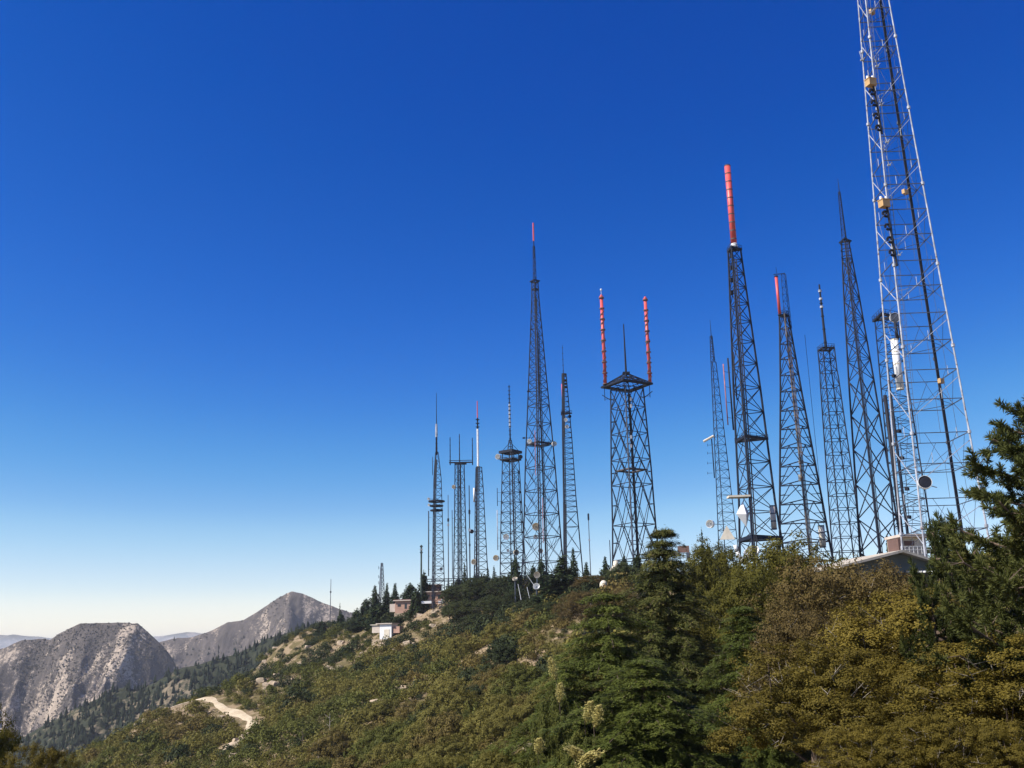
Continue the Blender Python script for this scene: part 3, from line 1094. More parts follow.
for f in range(4):                               # thin dark cross ties in the other half of each bay
    mb = MB()
    for i in range(0, len(zs) - 2):
        A, B = t.leg(f, zs[i]), t.leg((f + 1) % 4, zs[i])
        A1, B1 = t.leg(f, zs[i + 1]), t.leg((f + 1) % 4, zs[i + 1])
        m0, m1 = A.lerp(B, .5), A1.lerp(B1, .5)
        if i % 2: mb.tube(m0, A1.lerp(B1, .22), .035, 3).tube(m0, A1.lerp(B1, .78), .035, 3)
        else: mb.tube(m0, m1, .03, 3)
    mb.build('face_lattice', M['steel_mid'], t.root)
mb = MB()                                        # short hangers inside the bays
for i in range(0, len(zs) - 1):
    for f in range(i % 2, 4, 2):
        A, B = t.leg(f, zs[i]), t.leg((f + 1) % 4, zs[i])
        p = A.lerp(B, .3 + .4 * ((i * 7 + f * 3) % 5) / 5)
        mb.tube(p, p + Vector((0, 0, (-1.9 if (i + f) % 2 else 1.5) * (zs[min(i + 1, len(zs) - 1)] - zs[max(i - 1, 0)]) / 9)), .04, 3)
mb.build('face_lattice', M['galv'], t.root)
mb = MB()
for i in range(1, len(zs), 2):                   # inner plan bracing
    mids = [(t.leg(f, zs[i]) + t.leg((f + 1) % 4, zs[i])) / 2 for f in range(4)]
    for f in range(4): mb.tube(mids[f], mids[(f + 1) % 4], .05, 3)
mb.build('face_lattice', M['steel_mid'], t.root)
t.wire(1, (-.1, -.3, 0), 0, t.top, .12, 'dark', 'cable_run', .2)


def ring_array(tw, box_px, pole_px, rings, w=1.35):
    bx = tw.pt(*box_px, -3.4)
    mb = MB()
    mb.box(bx, w, w * .8, w * .8, R(20))
    mb.box(bx + Vector((0, 0, w * .44)), w * 1.12, w * .92, .12, R(20))
    o = mb.build('equipment_box', M['tan'], tw.root)
    b2 = MB()
    for dx in (-.4, .4): b2.tube(bx + Vector((dx, 0, w * .5)), bx + Vector((dx, 0, w * .9)), .2, 8)
    b2.build('warning_lamp', M['white'], o)
    a = Vector((bx.x + .35, bx.y, bx.z - w * .4))
    e = tw.pt(pole_px[0], pole_px[1], -3.4)
    e.x = a.x + .4
    p = MB().tube(a, e, .17, 6)
    po = p.build('antenna', M['dark'], tw.root)
    for py in rings:
        c = tw.pt(box_px[0], py, -3.4)
        tt = (a.z - c.z) / (a.z - e.z)
        c.x = a.lerp(e, tt).x - .35
        r = MB().ring(c, .46, .2, (.25, -1, .2), 12, 5, .92)
        r.tube(c, (a.lerp(e, tt)), .08, 4)
        r.build('ring_element', M['dark'], po)


ring_array(t, (870.8, 83), (879, 134), (92, 103, 116, 128))
ring_array(t, (884.2, 204), (893, 266), (214, 227, 240, 253))
for (px, py) in ((862, 60), (877, 66), (881, 105), (889, 165), (899, 255), (887, 142)):      # small pale loop aerials
    c = t.pt(px, py, -.5)
    MB().tube(c, c + Vector((.55, 0, .5)), .07, 4).tube(c, c + Vector((-.25, 0, 1.6)), .06, 4).box(c, .5, .3, .22).build('aerial', M['galv'], t.root)
t.dish(924.5, 483, 1.85, 'white', (-.25, -1, .12), -4.6, .33, radome='dark')  # dark disc fills the mouth of this dish
for (px, py) in ((872, 12), (905, 192), (941, 381)):
    MB().box(t.pt(px, py, 1.5), 1.0, .5, .7, .6).tube(t.pt(px, py, 1.5), t.pt(px + 5, py - 5, 1.5), .06, 4).build('panel_aerial', M['tan'], t.root)
mb = MB()
for z0, z1 in zip(np.arange(0, t.top - 1, .5), np.arange(.5, t.top, .5)):
    pass
mb = MB()
for sx in (-.22, .22):
    for i in range(12):
        za, zb = t.top * i / 12, t.top * (i + 1) / 12
        mb.tube(t.leg(3, za) + Vector((sx + .45, -.1, 0)), t.leg(3, zb) + Vector((sx + .45, -.1, 0)), .035, 3)
for z in np.arange(.5, t.top, .8):
    p = t.leg(3, z) + Vector((.45, -.1, 0))
    mb.tube(p + Vector((-.22, 0, 0)), p + Vector((.22, 0, 0)), .03, 3)
mb.build('ladder', M['steel_mid'], t.root)

# ---- slim dark tower standing inside the outline of the pale one
t = Tower('lattice_tower', 'slim dark tower with a pale cylinder antenna, seen through the near pale tower', 178,
          (440, 886, 917), [(560, 38), (440, 30.5), (330, 23), (316, 22)], [-100, 20, 140])
t.legs(.14, .11)
t.brace(t.levels(step_px=13), 'Z', .05, .06)
t.deck(t.top - .4, t.rad(t.top) * 1.25, .4)
t.dish(894.5, 318, 1.9, 'white', (-.2, -1, -.1), -2.2, .25, radome='steel_mid')
t.pole((900.3, 389), (897, 340), .68, 'white', 'cylinder_antenna', -3.2, bands=4, band_mat='cream', arms=3, brad=1.04)
t.pole((903, 545), (899, 395), .34, 'dark', 'cable_run', -2.2)
t.pole((909, 545), (905, 395), .25, 'dark', 'cable_run', -2.2)
t.pole((897.5, 340), (896, 322), .28, 'dark', 'mast', -2.8)
for (px, py) in ((894, 376), (899, 431), (902, 458), (907, 489), (909, 517)):
    MB().box(t.pt(px, py, -4), .7, .5, .55, .5).tube(t.pt(px, py, -4), t.pt(px - 1.5, py - 14, -4), .06, 4).build('aerial', M['dark'], t.root)

# ---- dark tower with a spike
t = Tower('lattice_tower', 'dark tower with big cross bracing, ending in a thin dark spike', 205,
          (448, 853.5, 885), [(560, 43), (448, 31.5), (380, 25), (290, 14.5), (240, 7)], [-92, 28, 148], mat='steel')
t.legs(.27, .17)
big = [t.h(y) for y in (585, 551, 517, 482, 447, 413, 379)]
t.brace(big, 'X', .12, .09, horiz=False)
t.brace([t.h(y) for y in range(379, 239, -20)], 'X', .09, .07)
t.deck(t.top - .3, 1.6, .3, rail=False)
t.thin_lattice(t.top, t.h(192), 1.0, .45, 1.2, .09, .05)
t.mast(t.h(194), t.h(179), .1, .05, name='spike')
t.wire(0, (.25, -.2, 0), 0, t.top, .11, 'dark', 'cable_run', .25)
for py in (243, 250, 257): MB().ring((0, 0, t.h(py)), 1.1, .1, (0, 0, 1), 10, 4).build('ring_element', M['dark'], t.root)

# ---- short four legged tower with a cage and a mast
t = Tower('lattice_tower', 'slim four legged tower with a cage like top and a thin banded mast', 230,
          (470, 826.5, 851.5), [(560, 31), (470, 25), (380, 18.5), (371, 17), (349, 16.5)], [-20, 70, 160, 250])
t.legs(.17, .14)
zc = t.h(372)
t.brace(t.levels(step_px=14, z1=zc), 'K', .065, .085)
t.brace([zc, t.h(360), t.h(349)], 'X', .06, .11)
t.deck(t.top - .2, t.rad(t.top) * 1.05, .35)
t.mast(t.top, t.h(284.5), .34, .2, name='mast', rungs=5, rr=.45)
for k in range(3): t.mast(t.h(308 - k * 8), t.h(306 - k * 8), .42, mat=M['galv'], name='band')

# ---- tower with the thin red pole to one side and a slender ladder mast
t = Tower('lattice_tower', 'heavy dark tower with a thin red pole beside a slender ladder mast at its top', 208,
          (499, 779.8, 822), [(560, 53), (499, 42.2), (390, 21), (326, 10.5), (315, 9.5)], [-85, 35, 155])
t.legs(.27, .2, mat={0: M['steel_rust']})
t.brace(t.levels(step_px=19.2, z1=t.h(390)), 'K', .095, .12, sub=True)
t.brace([t.h(y) for y in (390, 374, 358, 343, 328, 316)], 'K', .085, .1)
t.deck(t.top - .2, t.rad(t.top) * 1.1, .3)
rp = t.pole((779.8, 315), (774.8, 276.5), .33, 'red', 'red_antenna', -.8, bands=1, band_mat='steel')
q = t.pt(777, 274.5, -.8)
MB().tube(q + Vector((-.8, 0, 0)), q + Vector((1.6, 0, .2)), .1, 4).tube(q, q + Vector((-.1, 0, 1.8)), .05, 4).build('cross_arm', M['steel'], t.root)
pa = t.pt(789, 328, .6)
t.thin_lattice(pa.z, t.h(273), 1.5, 1.05, 1.5, .06, .04, 'ladder_mast', pa.x, .6)
t.pole((826, 545), (800, 335), .05, 'steel', 'cable_run', 4, n=4)
t.wire(0, (.3, -.2, 0), 0, t.h(330), .12, 'steel_rust', 'cable_run', .25)
t.pole((823, 547), (820.3, 526), .62, 'cream', 'panel_antenna', -3.0, bands=3, band_mat='steel_rust', arms=3, brad=1.05)
MB().box(t.pt(801, 462, -4), .9, .6, .7).box(t.pt(800, 478, -4), .6, .5, 1.4).build('equipment_box', M['cream'], t.root)

# ---- tower carrying the big red cylinder
t = Tower('lattice_tower', 'dark tower topped by a thick banded red cylinder antenna', 200,
          (500, 739, 774.8), [(560, 45), (500, 35.8), (386, 26.5), (270, 14.5), (249, 12.5)], [-102, 18, 138])
t.legs(.25, .2)
t.brace([t.h(y) for y in (562, 540, 512, 487, 462, 438, 412, 388, 364, 342, 322, 304, 288, 274, 261, 249)], 'X', .085, .095)
t.deck(t.top - .3, t.rad(t.top) * 1.2, .5)
o = t.pole((734.2, 247.8), (727.2, 166), .66, 'red', 'red_antenna', 0, bands=10, band_mat='steel_rust', n=16, brad=1.06)
A = t.pt(734.2, 247, 0)
MB().lathe(A, (0, 0, 1), [(.66, -.6), (.78, -.2), (.78, .3), (.70, .7), (.66, .75)], 14).build('collar', M['white'], o)
t.deck(t.h(440), t.rad(t.h(440)) * 1.08, .5)
t.deck(t.h(540), t.rad(t.h(540)) * 1.08, .7, rail=False)
t.wire(0, (.35, -.15, 0), 0, t.h(262), .15, 'dark', 'cable_run', .4)
t.pole((733.5, 430), (731, 358), .17, 'dark', 'dark_antenna', -1.0, arms=4)
t.pole((728, 425), (724.2, 364), .12, 'faded', 'red_antenna', -1.2, arms=4)
t.pole((737, 400), (734.4, 352), .13, 'dark', 'dark_antenna', -1.6, arms=2)
mb = MB()
for py in (256, 268, 280, 293):
    p = t.pt(731.5, py, -.6)
    mb.box(p, .5, .5, .9, .3).tube(p, Vector((0, 0, p.z)), .07, 4)
mb.build('panel_aerial', M['dark'], t.root)
p = t.pt(739, 497, -3)
MB().poly_prism([(p.x - 2.2, p.y - 1.0), (p.x + 2.0, p.y - 1.4), (p.x + 2.0, p.y + 1.6), (p.x - 2.2, p.y + 1.4)], p.z - .12, p.z + .25).build('antenna_deck', M['cream'], t.root)
# the white kite shaped horn: two pyramids foot to foot, its throat down
p = t.pt(743, 514, -3.4)
mb = MB()
i0 = 0
ring4 = [(-1.45, -.4, 0), (.4, -1.1, -.15), (1.35, .2, .1), (-.3, 1.1, .1)]
mb.v = [p + Vector(v) for v in ring4] + [p + Vector((0.1, 0, 2.5)), p + Vector((.45, -.1, -2.6))]
mb.f = [(0, 1, 4), (1, 2, 4), (2, 3, 4), (3, 0, 4), (1, 0, 5), (2, 1, 5), (3, 2, 5), (0, 3, 5)]
o = mb.build('horn_antenna', M['white'], t.root)
MB().tube(p, p + Vector((2.6, 2, .3)), .12, 5).build('mount_arm', M['steel'], o)
t.pole((774.2, 529), (771.5, 506), .55, 'roof_pale', 'panel_antenna', -2.0, bands=3, band_mat='steel_mid', arms=3, brad=1.05)
# big curved white offset horn at the foot
p = t.pt(752, 553, -5)
o = dish_on(t.root, p, 3.3, (-.55, -.6, .75), M['white'], .12, 'dish', M['steel'], p + Vector((1.5, 3, -1)))
t2 = t
mb = MB()
pts = [t.pt(735, 545, -5), t.pt(737, 552, -5), t.pt(741, 559, -5), t.pt(747, 563, -5)]
mb.path(pts, [.35, .38, .42, .5], 8)
mb.build('waveguide', M['white'], t.root, True)

# ---- thin tower behind the red cylinder
t = Tower('lattice_tower', 'thin grey needle topped tower with side aerials, left of the red cylinder tower', 245,
          (490, 716.6, 731), [(555, 20), (490, 14.4), (380, 6.6), (362, 5)], [-102, 18, 138])
t.legs(.12, .1)
t.brace(t.levels(step_px=8.6), 'Z', .04, .05)
t.thin_lattice(t.top, t.h(336), 1.1, .6, 1.4, .1, .06)
t.mast(t.h(338), t.h(320), .11, .05, name='spike')
t.pole((714.5, 478), (711.6, 439), .14, 'steel', 'side_mast', -1, arms=4)
A, B = t.pt(703.5, 441.5, -1.2), t.pt(713.5, 436, -1.2)
MB().tube(A, B, .32, 8).build('side_antenna', M['cream'], t.root)
mb = MB()
for py in (445, 453, 463, 473):
    a = t.pt(712.4, py, -1)
    mb.tube(a, a + Vector((-1.3, 0, 0)), .05, 3).tube(a + Vector((-1.2, 0, -.35)), a + Vector((-1.2, 0, .35)), .05, 3)
mb.build('yagi_aerial', M['steel'], t.root)
t.dish(711, 524, 2.0, 'white', (-.7, -.9, 0), -1.4, .4)
p = t.pt(727, 536, -3)
mb = MB()
mb.v = [p + Vector(v) for v in ((-1.9, -.5, -.9), (1.8, -.7, -.9), (1.7, .8, -.8), (-1.6, .8, -.8), (.1, 0, 2.6))]
mb.f = [(0, 1, 4), (1, 2, 4), (2, 3, 4), (3, 0, 4), (3, 2, 1, 0)]
o = mb.build('horn_antenna', M['cream'], t.root)
MB().tube(p, p + Vector((.5, 3, 0)), .12, 4).build('mount_arm', M['steel'], o)

# ---- platform tower with twin red poles
t = Tower('lattice_tower', 'broad four legged tower with a roofed platform carrying two tall spiral red poles', 260,
          (525, 612.6, 655.6), [(575, 48), (525, 43), (470, 40), (389, 32.5)], [-6, 84, 174, 264])
t.legs(.24, .2, mat={3: M['steel_mid']})
t.brace([t.h(y) for y in (585, 560, 525, 485, 460, 434, 408, 389)], 'K', .13, .11, sub=True)
t.brace([t.h(y) for y in (585, 560, 525, 485, 460, 434, 408, 389)], 'V', .09, horiz=False)
zt = t.h(385.5)
hw = t.mx(54) / 2
# overhanging platform: edge beams, sloping hips up to the apex, deck
e = 1.0
crn = [Vector((math.cos(a) * hw, math.sin(a) * hw, zt)) for a in t.angs]
ap = Vector((0, 0, t.h(373)))
mb = MB()
inn = [c * .72 for c in crn]
for k in range(4):
    j = (k + 1) % 4
    mb.poly_prism([(crn[k].x, crn[k].y), (crn[j].x, crn[j].y), (crn[j].x * .75, crn[j].y * .75), (crn[k].x * .75, crn[k].y * .75)], zt - .25, zt + .2)
o = mb.build('platform', M['steel'], t.root)
mb = MB()
for k in range(4):
    j = (k + 1) % 4
    mb.tube(crn[k], ap, .2, 4)
    for q in (.25, .5, .75):
        mb.tube(crn[k].lerp(ap, q), crn[j].lerp(ap, q), .12, 4)
        mb.tube(crn[k].lerp(crn[j], q), ap.lerp(crn[k].lerp(crn[j], .5), .25), .09, 3)
        mb.tube(crn[k].lerp(crn[j], q), crn[k].lerp(ap, .5), .07, 3)
mb.box(ap + Vector((0, 0, -.1)), 1.9, 1.9, .5)
mb.build('hipped_frame', M['steel'], o)
mb = MB()
for k in range(4):
    mb.tube(crn[k] * .96 + Vector((0, 0, 0)), t.leg(k, t.h(399)), .13, 4)
    c = crn[k] * .86
    mb.tube((c.x, c.y, zt), (c.x, c.y, t.h(399)), .11, 4)
    mb.tube((c.x, c.y, t.h(397.5)), t.leg(k, t.h(397.5)), .07, 4)
mb.build('strut', M['steel'], o)
for (x0, x1, ytop, lamp) in ((605.4, 600.8, 298, 1), (650.2, 645.8, 300, 0)):
    A, B = t.pt(x0, 384, 0), t.pt(x0, ytop, 0)
    B.x = A.x
    rp = MB().tube(A, B, .44, 12).build('red_antenna', M['red'], t.root, True)
    n = 8
    bd = MB()
    for k in range(n + 1):
        p = A.lerp(B, k / n)
        bd.tube(p - Vector((0, 0, .13)), p + Vector((0, 0, .13)), .74, 12)
    bd.build('flange', M['salmon_dark'], rp)
    sp = MB()                                     # dark helix wound round the pole
    m = 90
    pp = [Vector((A.x + .5 * math.cos(6.283 * k * n / m / 1.0 * .999 + 1), A.y + .5 * math.sin(6.283 * k * n / m * .999 + 1), A.z + (B.z - A.z) * .86 * k / m)) for k in range(m + 1)]
    for k in range(m): sp.tube(pp[k], pp[k + 1], .14, 4)
    sp.build('helix', M['salmon_dark'], rp)
    MB().lathe(B, (0, 0, 1), [(.44, 0), (.6, .1), (.6, .5), (.35, .6), (.3, 1.0), (.05, 1.1)], 10).build('pole_cap', M['red'], rp)
    if lamp:
        MB().tube(B + Vector((0, 0, 1)), B + Vector((0, 0, 2.2)), .06, 5).lathe(B + Vector((0, 0, 2.2)), (0, 0, 1), [(.02, 0), (.28, .1), (.28, .5), (.02, .65)], 8).build('beacon', M['white'], rp)
t.mast(t.h(374), t.h(324), .3, .14, M['dark'], 'centre_mast')
t.wire(1, (-.2, -.6, 0), 0, t.h(392), .26, 'dark', 'cable_run', .3)
t.deck(t.h(471), t.rad(t.h(471)) * .8, .3, M['steel_rust'], False)
mb = MB()
for py in (399, 406, 437, 446): mb.box(t.pt(631, py, -5), .5, .4, .9)
mb.build('panel_aerial', M['galv'], t.root)

# ---- ladder like tower
t = Tower('lattice_tower', 'slim dark ladder like tower with a needle top and a short red pole', 320,
          (500, 563.6, 576), [(575, 19), (500, 12.6), (440, 9.5), (374, 4.2)], [-118, 2, 122])
t.legs(.2, .15)
t.brace([t.h(y) for y in (575, 552, 527, 512)], 'X', .08, .09)
t.brace(t.levels(step_px=5.4, z0=t.h(512)), 'Z', .045, .085)
t.mast(t.top, t.h(345), .13, .06, rungs=5, rr=.28)
for py in (375, 381, 384.5, 388): t.mast(t.h(py), t.h(py - 1.2), .75, name='ring_element', x=.4)
t.wire(0, (.25, -.2, 0), 0, t.top, .2, 'dark', 'cable_run', .4)
t.pole((562.8, 411), (561.2, 384), .2, 'red', 'red_antenna', -.9, arms=3)
t.deck(t.h(414), 2.4, .35)
t.dish(566, 420, 1.2, 'white', (-.4, -1, 0), -2, .3)
t.dish(569.5, 416.5, 1.1, 'steel', (.4, -1, 0), -2, .3)
t.dish(566.8, 427, 1.2, 'white', (.2, -1, .1), -2, .3)

# ---- the tallest of the middle towers
t = Tower('lattice_tower', 'tallest dark tower of the middle cluster, tapering to a spike with a pink tip', 330,
          (547, 523.5, 561.5), [(600, 48), (547, 38), (464, 29.5), (380, 18), (300, 7.5), (281, 6.5)], [-9, 81, 171, 261])
t.legs(.25, .17)
t.brace([t.h(y) for y in (590, 562, 537, 514, 491, 468, 445, 424, 406)], 'X', .09, .13, sub=True)
t.brace([t.h(y) for y in (574, 549, 525, 502, 480, 456)], 'V', .06, .06, horiz=False)
t.brace(t.levels(step_px=8.5, z0=t.h(406)), 'X', .07, .08)
t.deck(t.top - .3, 1.9, .4, rail=False)
t.deck(t.h(290), 1.35, .3, rail=False)
t.thin_lattice(t.top, t.h(246), 1.15, .7, 1.4, .12, .07)
t.mast(t.h(258), t.h(241), .2, .16, M['dark'])
t.mast(t.h(241), t.h(223), .3, .28, M['red'], 'pink_tip')
t.wire(3, (.1, -.4, 0), 0, t.h(300), .2, 'dark', 'cable_run', .55)
t.wire(1, (.2, -.4, 0), 0, t.h(330), .16, 'dark', 'cable_run', .4)
t.wire(3, (-.75, -.5, 0), t.h(478), t.h(433), .15, 'faded', 'red_feeder')
t.wire(3, (1.3, -.5, 0), t.h(545), t.h(500), .15, 'faded', 'red_feeder')
t.deck(t.h(444.5), 4.6, .4)
for a in ((530, 441.5, 1.6, 'white', (-.5, -1, 0)), (554, 444, 1.7, 'white', (.3, -1, 0)), (536.3, 527, 2.5, 'cream', (-.2, -1, .1)), (535.5, 537, 1.5, 'white', (0, -1, 0)), (540.5, 551, 1.6, 'cream', (.1, -1, 0))):
    t.dish(a[0], a[1], a[2], a[3], a[4], -4.5, .35)
mb = MB()
for (px, py) in ((530.5, 329.5), (527.5, 391.5), (523, 438)):
    p = t.pt(px, py, 0)
    mb.tube(p, Vector((0, 0, p.z)), .07, 3).box(p + Vector((.3, 0, 0)), .9, .3, .5)
mb.build('side_aerial', M['dark'], t.root)

# ---- tower with a broad square platform
t = Tower('lattice_tower', 'dark tower with a broad square platform below a ringed spike', 342,
          (520, 501, 522.7), [(580, 26), (520, 21.7), (461, 16.5), (452, 16)], [8, 98, 188, 278])
t.legs(.22, .18)
t.brace(t.levels(step_px=10, z1=t.h(461)), 'X', .075, .1)
dk = t.deck(t.h(453.5), t.mx(24) / 2, .9, rail=False)
t.deck(t.h(460.5), t.mx(22) / 2, .5, rail_h=1.6)
t.thin_lattice(t.h(453), t.h(440), 2.2, .9, 1.6, .14, .08)
for sx in (-1, 1): MB().tube((sx * 3.2, 0, t.h(452)), (0, 0, t.h(442)), .1, 4).build('stay', M['steel'], t.root)
t.mast(t.h(441), t.h(385), .28, .14, rungs=14, rr=.5)
t.mast(t.h(428), t.h(404), .33, .3, M['galv'], 'white_antenna', rungs=6, rr=.5)
t.dish(498.8, 457, 1.9, 'white', (-.6, -1, 0), -2.5, .5)
t.dish(520, 457, 1.5, 'steel_mid', (.6, -1, 0), -2, .4)
t.wire(3, (.2, -.3, 0), 0, t.h(455), .2, 'dark', 'cable_run', .5)
t.wire(0, (-.5, -.3, 0), 0, t.h(470), .2, 'dark', 'cable_run', .5)
for a in ((506.3, 537, 2.0, 'white', (-.2, -1, 0)), (516, 552.5, 1.9, 'cream', (.3, -1, 0)), (508, 550.5, 1.0, 'white', (0, -1, 0)), (496.5, 558, 2.0, 'cream', (-.5, -1, 0))):
    t.dish(a[0], a[1], a[2], a[3], a[4], -4, .35)
o = t.pole((497.5, 506), (497.5, 488), .12, 'steel', 'loop_aerial', -1, arms=2)
t.pole((497.8, 550), (497, 510), .16, 'galv', 'pale_feeder', -1.5, arms=5)

# ---- white cylinder tower
t = Tower('lattice_tower', 'dark tower topped by a white cylinder and a red and white tip', 360,
          (560, 474.5, 487), [(580, 14), (560, 12.5), (490, 8), (467, 5.8)], [-112, 8, 128])
t.legs(.2, .16)
t.brace(t.levels(step_px=7.5), 'Z', .085, .07)
t.mast(t.top, t.h(429), .42, .38, M['white'], 'white_cylinder', rungs=9, rr=.46)
t.mast(t.h(429), t.h(418), .3, .25, M['dark'], rungs=3, rr=.8)
t.mast(t.h(418), t.h(401), .22, .16, M['red'], 'red_tip')
t.wire(0, (.3, -.3, 0), 0, t.top, .25, 'dark', 'cable_run', .6)
t.pole((474.2, 502), (473.6, 488), .35, 'white', 'white_antenna', -1.4, arms=2)
t.dish(474.5, 562, 2.0, 'cream', (-.5, -1, 0), -2, .35)
t.dish(472, 531.5, 1.5, 'dark', (-.3, -1, 0), -2, .2)

# ---- crossbar tower with three prongs
t = Tower('lattice_tower', 'twin column tower with a crossbar holding three thin upright prongs', 370,
          (520, 454.5, 465.5), [(585, 14), (520, 11), (463, 9)], [-12, 78, 168, 258])
t.legs(.24, .2)
t.brace(t.levels(step_px=8), 'Z', .075, .06)
z = t.h(462.5)
hwm = t.mx(23) / 2
MB().box((t.mx(1), 0, z), hwm * 2, 1.1, .35).box((t.mx(1), 0, z + .8), hwm * 2, .25, .2).box((t.mx(1), 0, z - .5), 4.6, 1.5, .5).build('crossbar', M['steel'], t.root)
for (px, y0, y1) in ((450.2, 465, 437), (459.6, 464, 434), (472.6, 465, 438)):
    p = t.pt(px, y0)
    t.mast(p.z, t.h(y1), .22, .14, name='prong', x=p.x, rungs=5, rr=.3)
t.wire(3, (-.4, -.4, 0), 0, t.top, .17, 'dark', 'cable_run', .9)
t.dish(454.3, 487, 1.5, 'cream', (-.6, -1, 0), -1.6, .4)
t.pole((452.5, 578), (452.3, 510), .14, 'steel', 'side_mast', -1, arms=4)

# ---- leftmost tall tower with three stacked rings
t = Tower('lattice_tower', 'leftmost tall tower with three stacked round platforms and a whip top', 362,
          (560, 432.6, 443.6), [(580, 12), (560, 11), (480, 7.6), (467, 5.5), (452, 2.6)], [-114, 6, 126])
t.legs(.19, .13)
t.brace(t.levels(step_px=7), 'Z', .075, .06)
for py, w in ((502, 16.5), (506.5, 13.5), (511, 13)): t.deck(t.h(py), t.mx(w) / 2, .45, rail=False, sides=12)
t.mast(t.h(455), t.h(437), .42, .3, M['dark'], rungs=4, rr=.5)
t.mast(t.h(437), t.h(424), .48, .4, M['galv'], 'white_antenna')
t.mast(t.h(424), t.h(393), .17, .08, name='whip')
t.pole((428.6, 576), (428.6, 511), .2, 'steel', 'side_mast', 0, arms=5)
t.pole((432.6, 475), (432.4, 457), .12, 'steel', 'side_mast', 0, arms=2)
t.wire(0, (.15, -.3, 0), 0, t.h(460), .2, 'dark', 'cable_run', .4)
t.dish(429, 499, 1.0, 'white', (-.6, -1, 0), -1, .4)
t.dish(429.4, 505, 1.0, 'white', (-.6, -1, 0), -1, .4)
t.dish(441.2, 569, 1.2, 'cream', (.2, -1, 0), -1.5, .3)

# ---- small pyramid tower further down the ridge
t = Tower('lattice_tower', 'small pyramid shaped pale tower standing alone among the conifers down the ridge', 440,
          (597, 379, 384.4), [(600, 6), (575, 3.4), (563, 1.8)], [-100, 20, 140], mat='steel_mid')
t.legs(.17, .14)
t.brace(t.levels(step_px=4), 'X', .07, .08)
mb = MB()
for py in (568, 577, 583): 
    p = t.pt(378.6, py)
    mb.tube(p + Vector((0, 0, -.5)), p + Vector((0, 0, .8)), .12, 4).tube(p, (0, 0, p.z), .07, 3)
mb.build('side_aerial', M['steel_mid'], t.root)


def mast_pole(label, px, y0, y1, Y, r0, r1, mat='steel', bits=(), group='thin masts on the ridge', name='mast', cat='mast', plates=0):
    p = at(px, (y0 + y1) / 2, Y)
    z0 = gz(p.x, Y) - .3
    root = thing(name, label, cat, (p.x, Y, z0), 0, group)
    z1 = z_at(p.x, Y, y1) - z0
    MB().tube((0, 0, 0), (0, 0, z1), r0, 7, r1).build('pole', M[mat], root)
    for k, (py, w, hgt) in enumerate(bits):
        z = z_at(p.x, Y, py) - z0
        MB().box((0, 0, z), w, w * .5, hgt).build('aerial', M['galv'] if k % 2 else M['steel'], root)
    return root


mast_pole('thick dark green pole with three pale aerials at its top', 421.3, 578, 545, 366, .42, .3, 'greenpole', ((546.5, 1.0, .5), (549.5, 1.1, .5), (552.5, 1.0, .5)))
mast_pole('thin grey mast between the leftmost tower and the crossbar tower', 448.3, 578, 495, 372, .22, .12, 'steel_mid', ((520, .7, 1.2), (525, .7, .8)))
mast_pole('dark thin mast just left of the white cylinder tower', 469.6, 578, 485.5, 352, .26, .16, 'steel', ((512, .7, 1.5), (530, .8, 1.0), (545, .6, .8)))
mast_pole('faint lone mast right of the one sided ladder tower', 589.4, 570, 513, 400, .24, .14, 'steel_mid', ((517, .7, 2.6), (540, .7, .6)))
mast_pole('short thin pole beside the cream horn tank', 610.4, 575, 540, 262, .14, .1, 'steel')
mast_pole('lone needle mast far down the ridge on the left', 330.6, 612, 579, 545, .26, .14, 'steel_mid', ((592, .8, .8),))

# ------------------------------------------------------------------ buildings and odd things on the ridge
def block(parent, name, c, sx, sy, sz, mat, rz=0.0): return MB().box(c, sx, sy, sz, rz).build(name, M[mat], parent)


def build_at(name, label, px, py, Y, rz=0.0, cat='building', group=None):
    p = at(px, py, Y)
    return thing(name, label, cat, (p.x, Y, p.z), rz, group)


k = 352 / F                                        # metres per pixel at the houses
b = build_at('white_hut', 'small white flat roofed hut alone on the slope below the ridge', 385.5, 636.5, 350, R(-22))
block(b, 'wall', (0, 2.2, 1.6), 4.6, 4.4, 5.2, 'white')
block(b, 'roof', (-.4, 2.1, 4.35), 6.4, 5.4, .28, 'roof_pale')
block(b, 'door', (.5, -.03, .9), 2.2, .12, 3.0, 'cream')
block(b, 'side_wing', (-4.2, 2.4, 2.6), 3.2, 3.4, 2.6, 'roof_pale')
block(b, 'wing_roof', (-4.2, 2.4, 4.02), 4.2, 4.2, .22, 'cream')
block(b, 'lean_to', (3.9, 2.0, 2.2), 2.6, 3.0, 2.2, 'salmon')
block(b, 'plinth', (-.6, 2.2, -2.4), 9.5, 4.6, 3.0, 'rock')

b = build_at('brick_house', 'low salmon house with a flat dull red roof among the conifers', 404, 611, 384, R(-12))
block(b, 'wall', (0, 3, 1.6), 7.4, 5.6, 4.6, 'salmon')
block(b, 'roof', (0, 3, 4.1), 8.4, 6.6, .5, 'roof_red')
block(b, 'fascia', (0, -.42, 3.95), 8.5, .14, .32, 'roof_pale')
block(b, 'door', (.6, .17, 1.8), .9, .1, 1.9, 'glass')
block(b, 'window', (-2.0, .17, 2.2), 1.3, .1, .9, 'glass')
block(b, 'side_wing', (-4.9, 3, 1.3), 2.4, 4, 3.0, 'roof_pale')
block(b, 'plinth', (0, 3, -2.2), 8.0, 5.6, 3.0, 'rock')

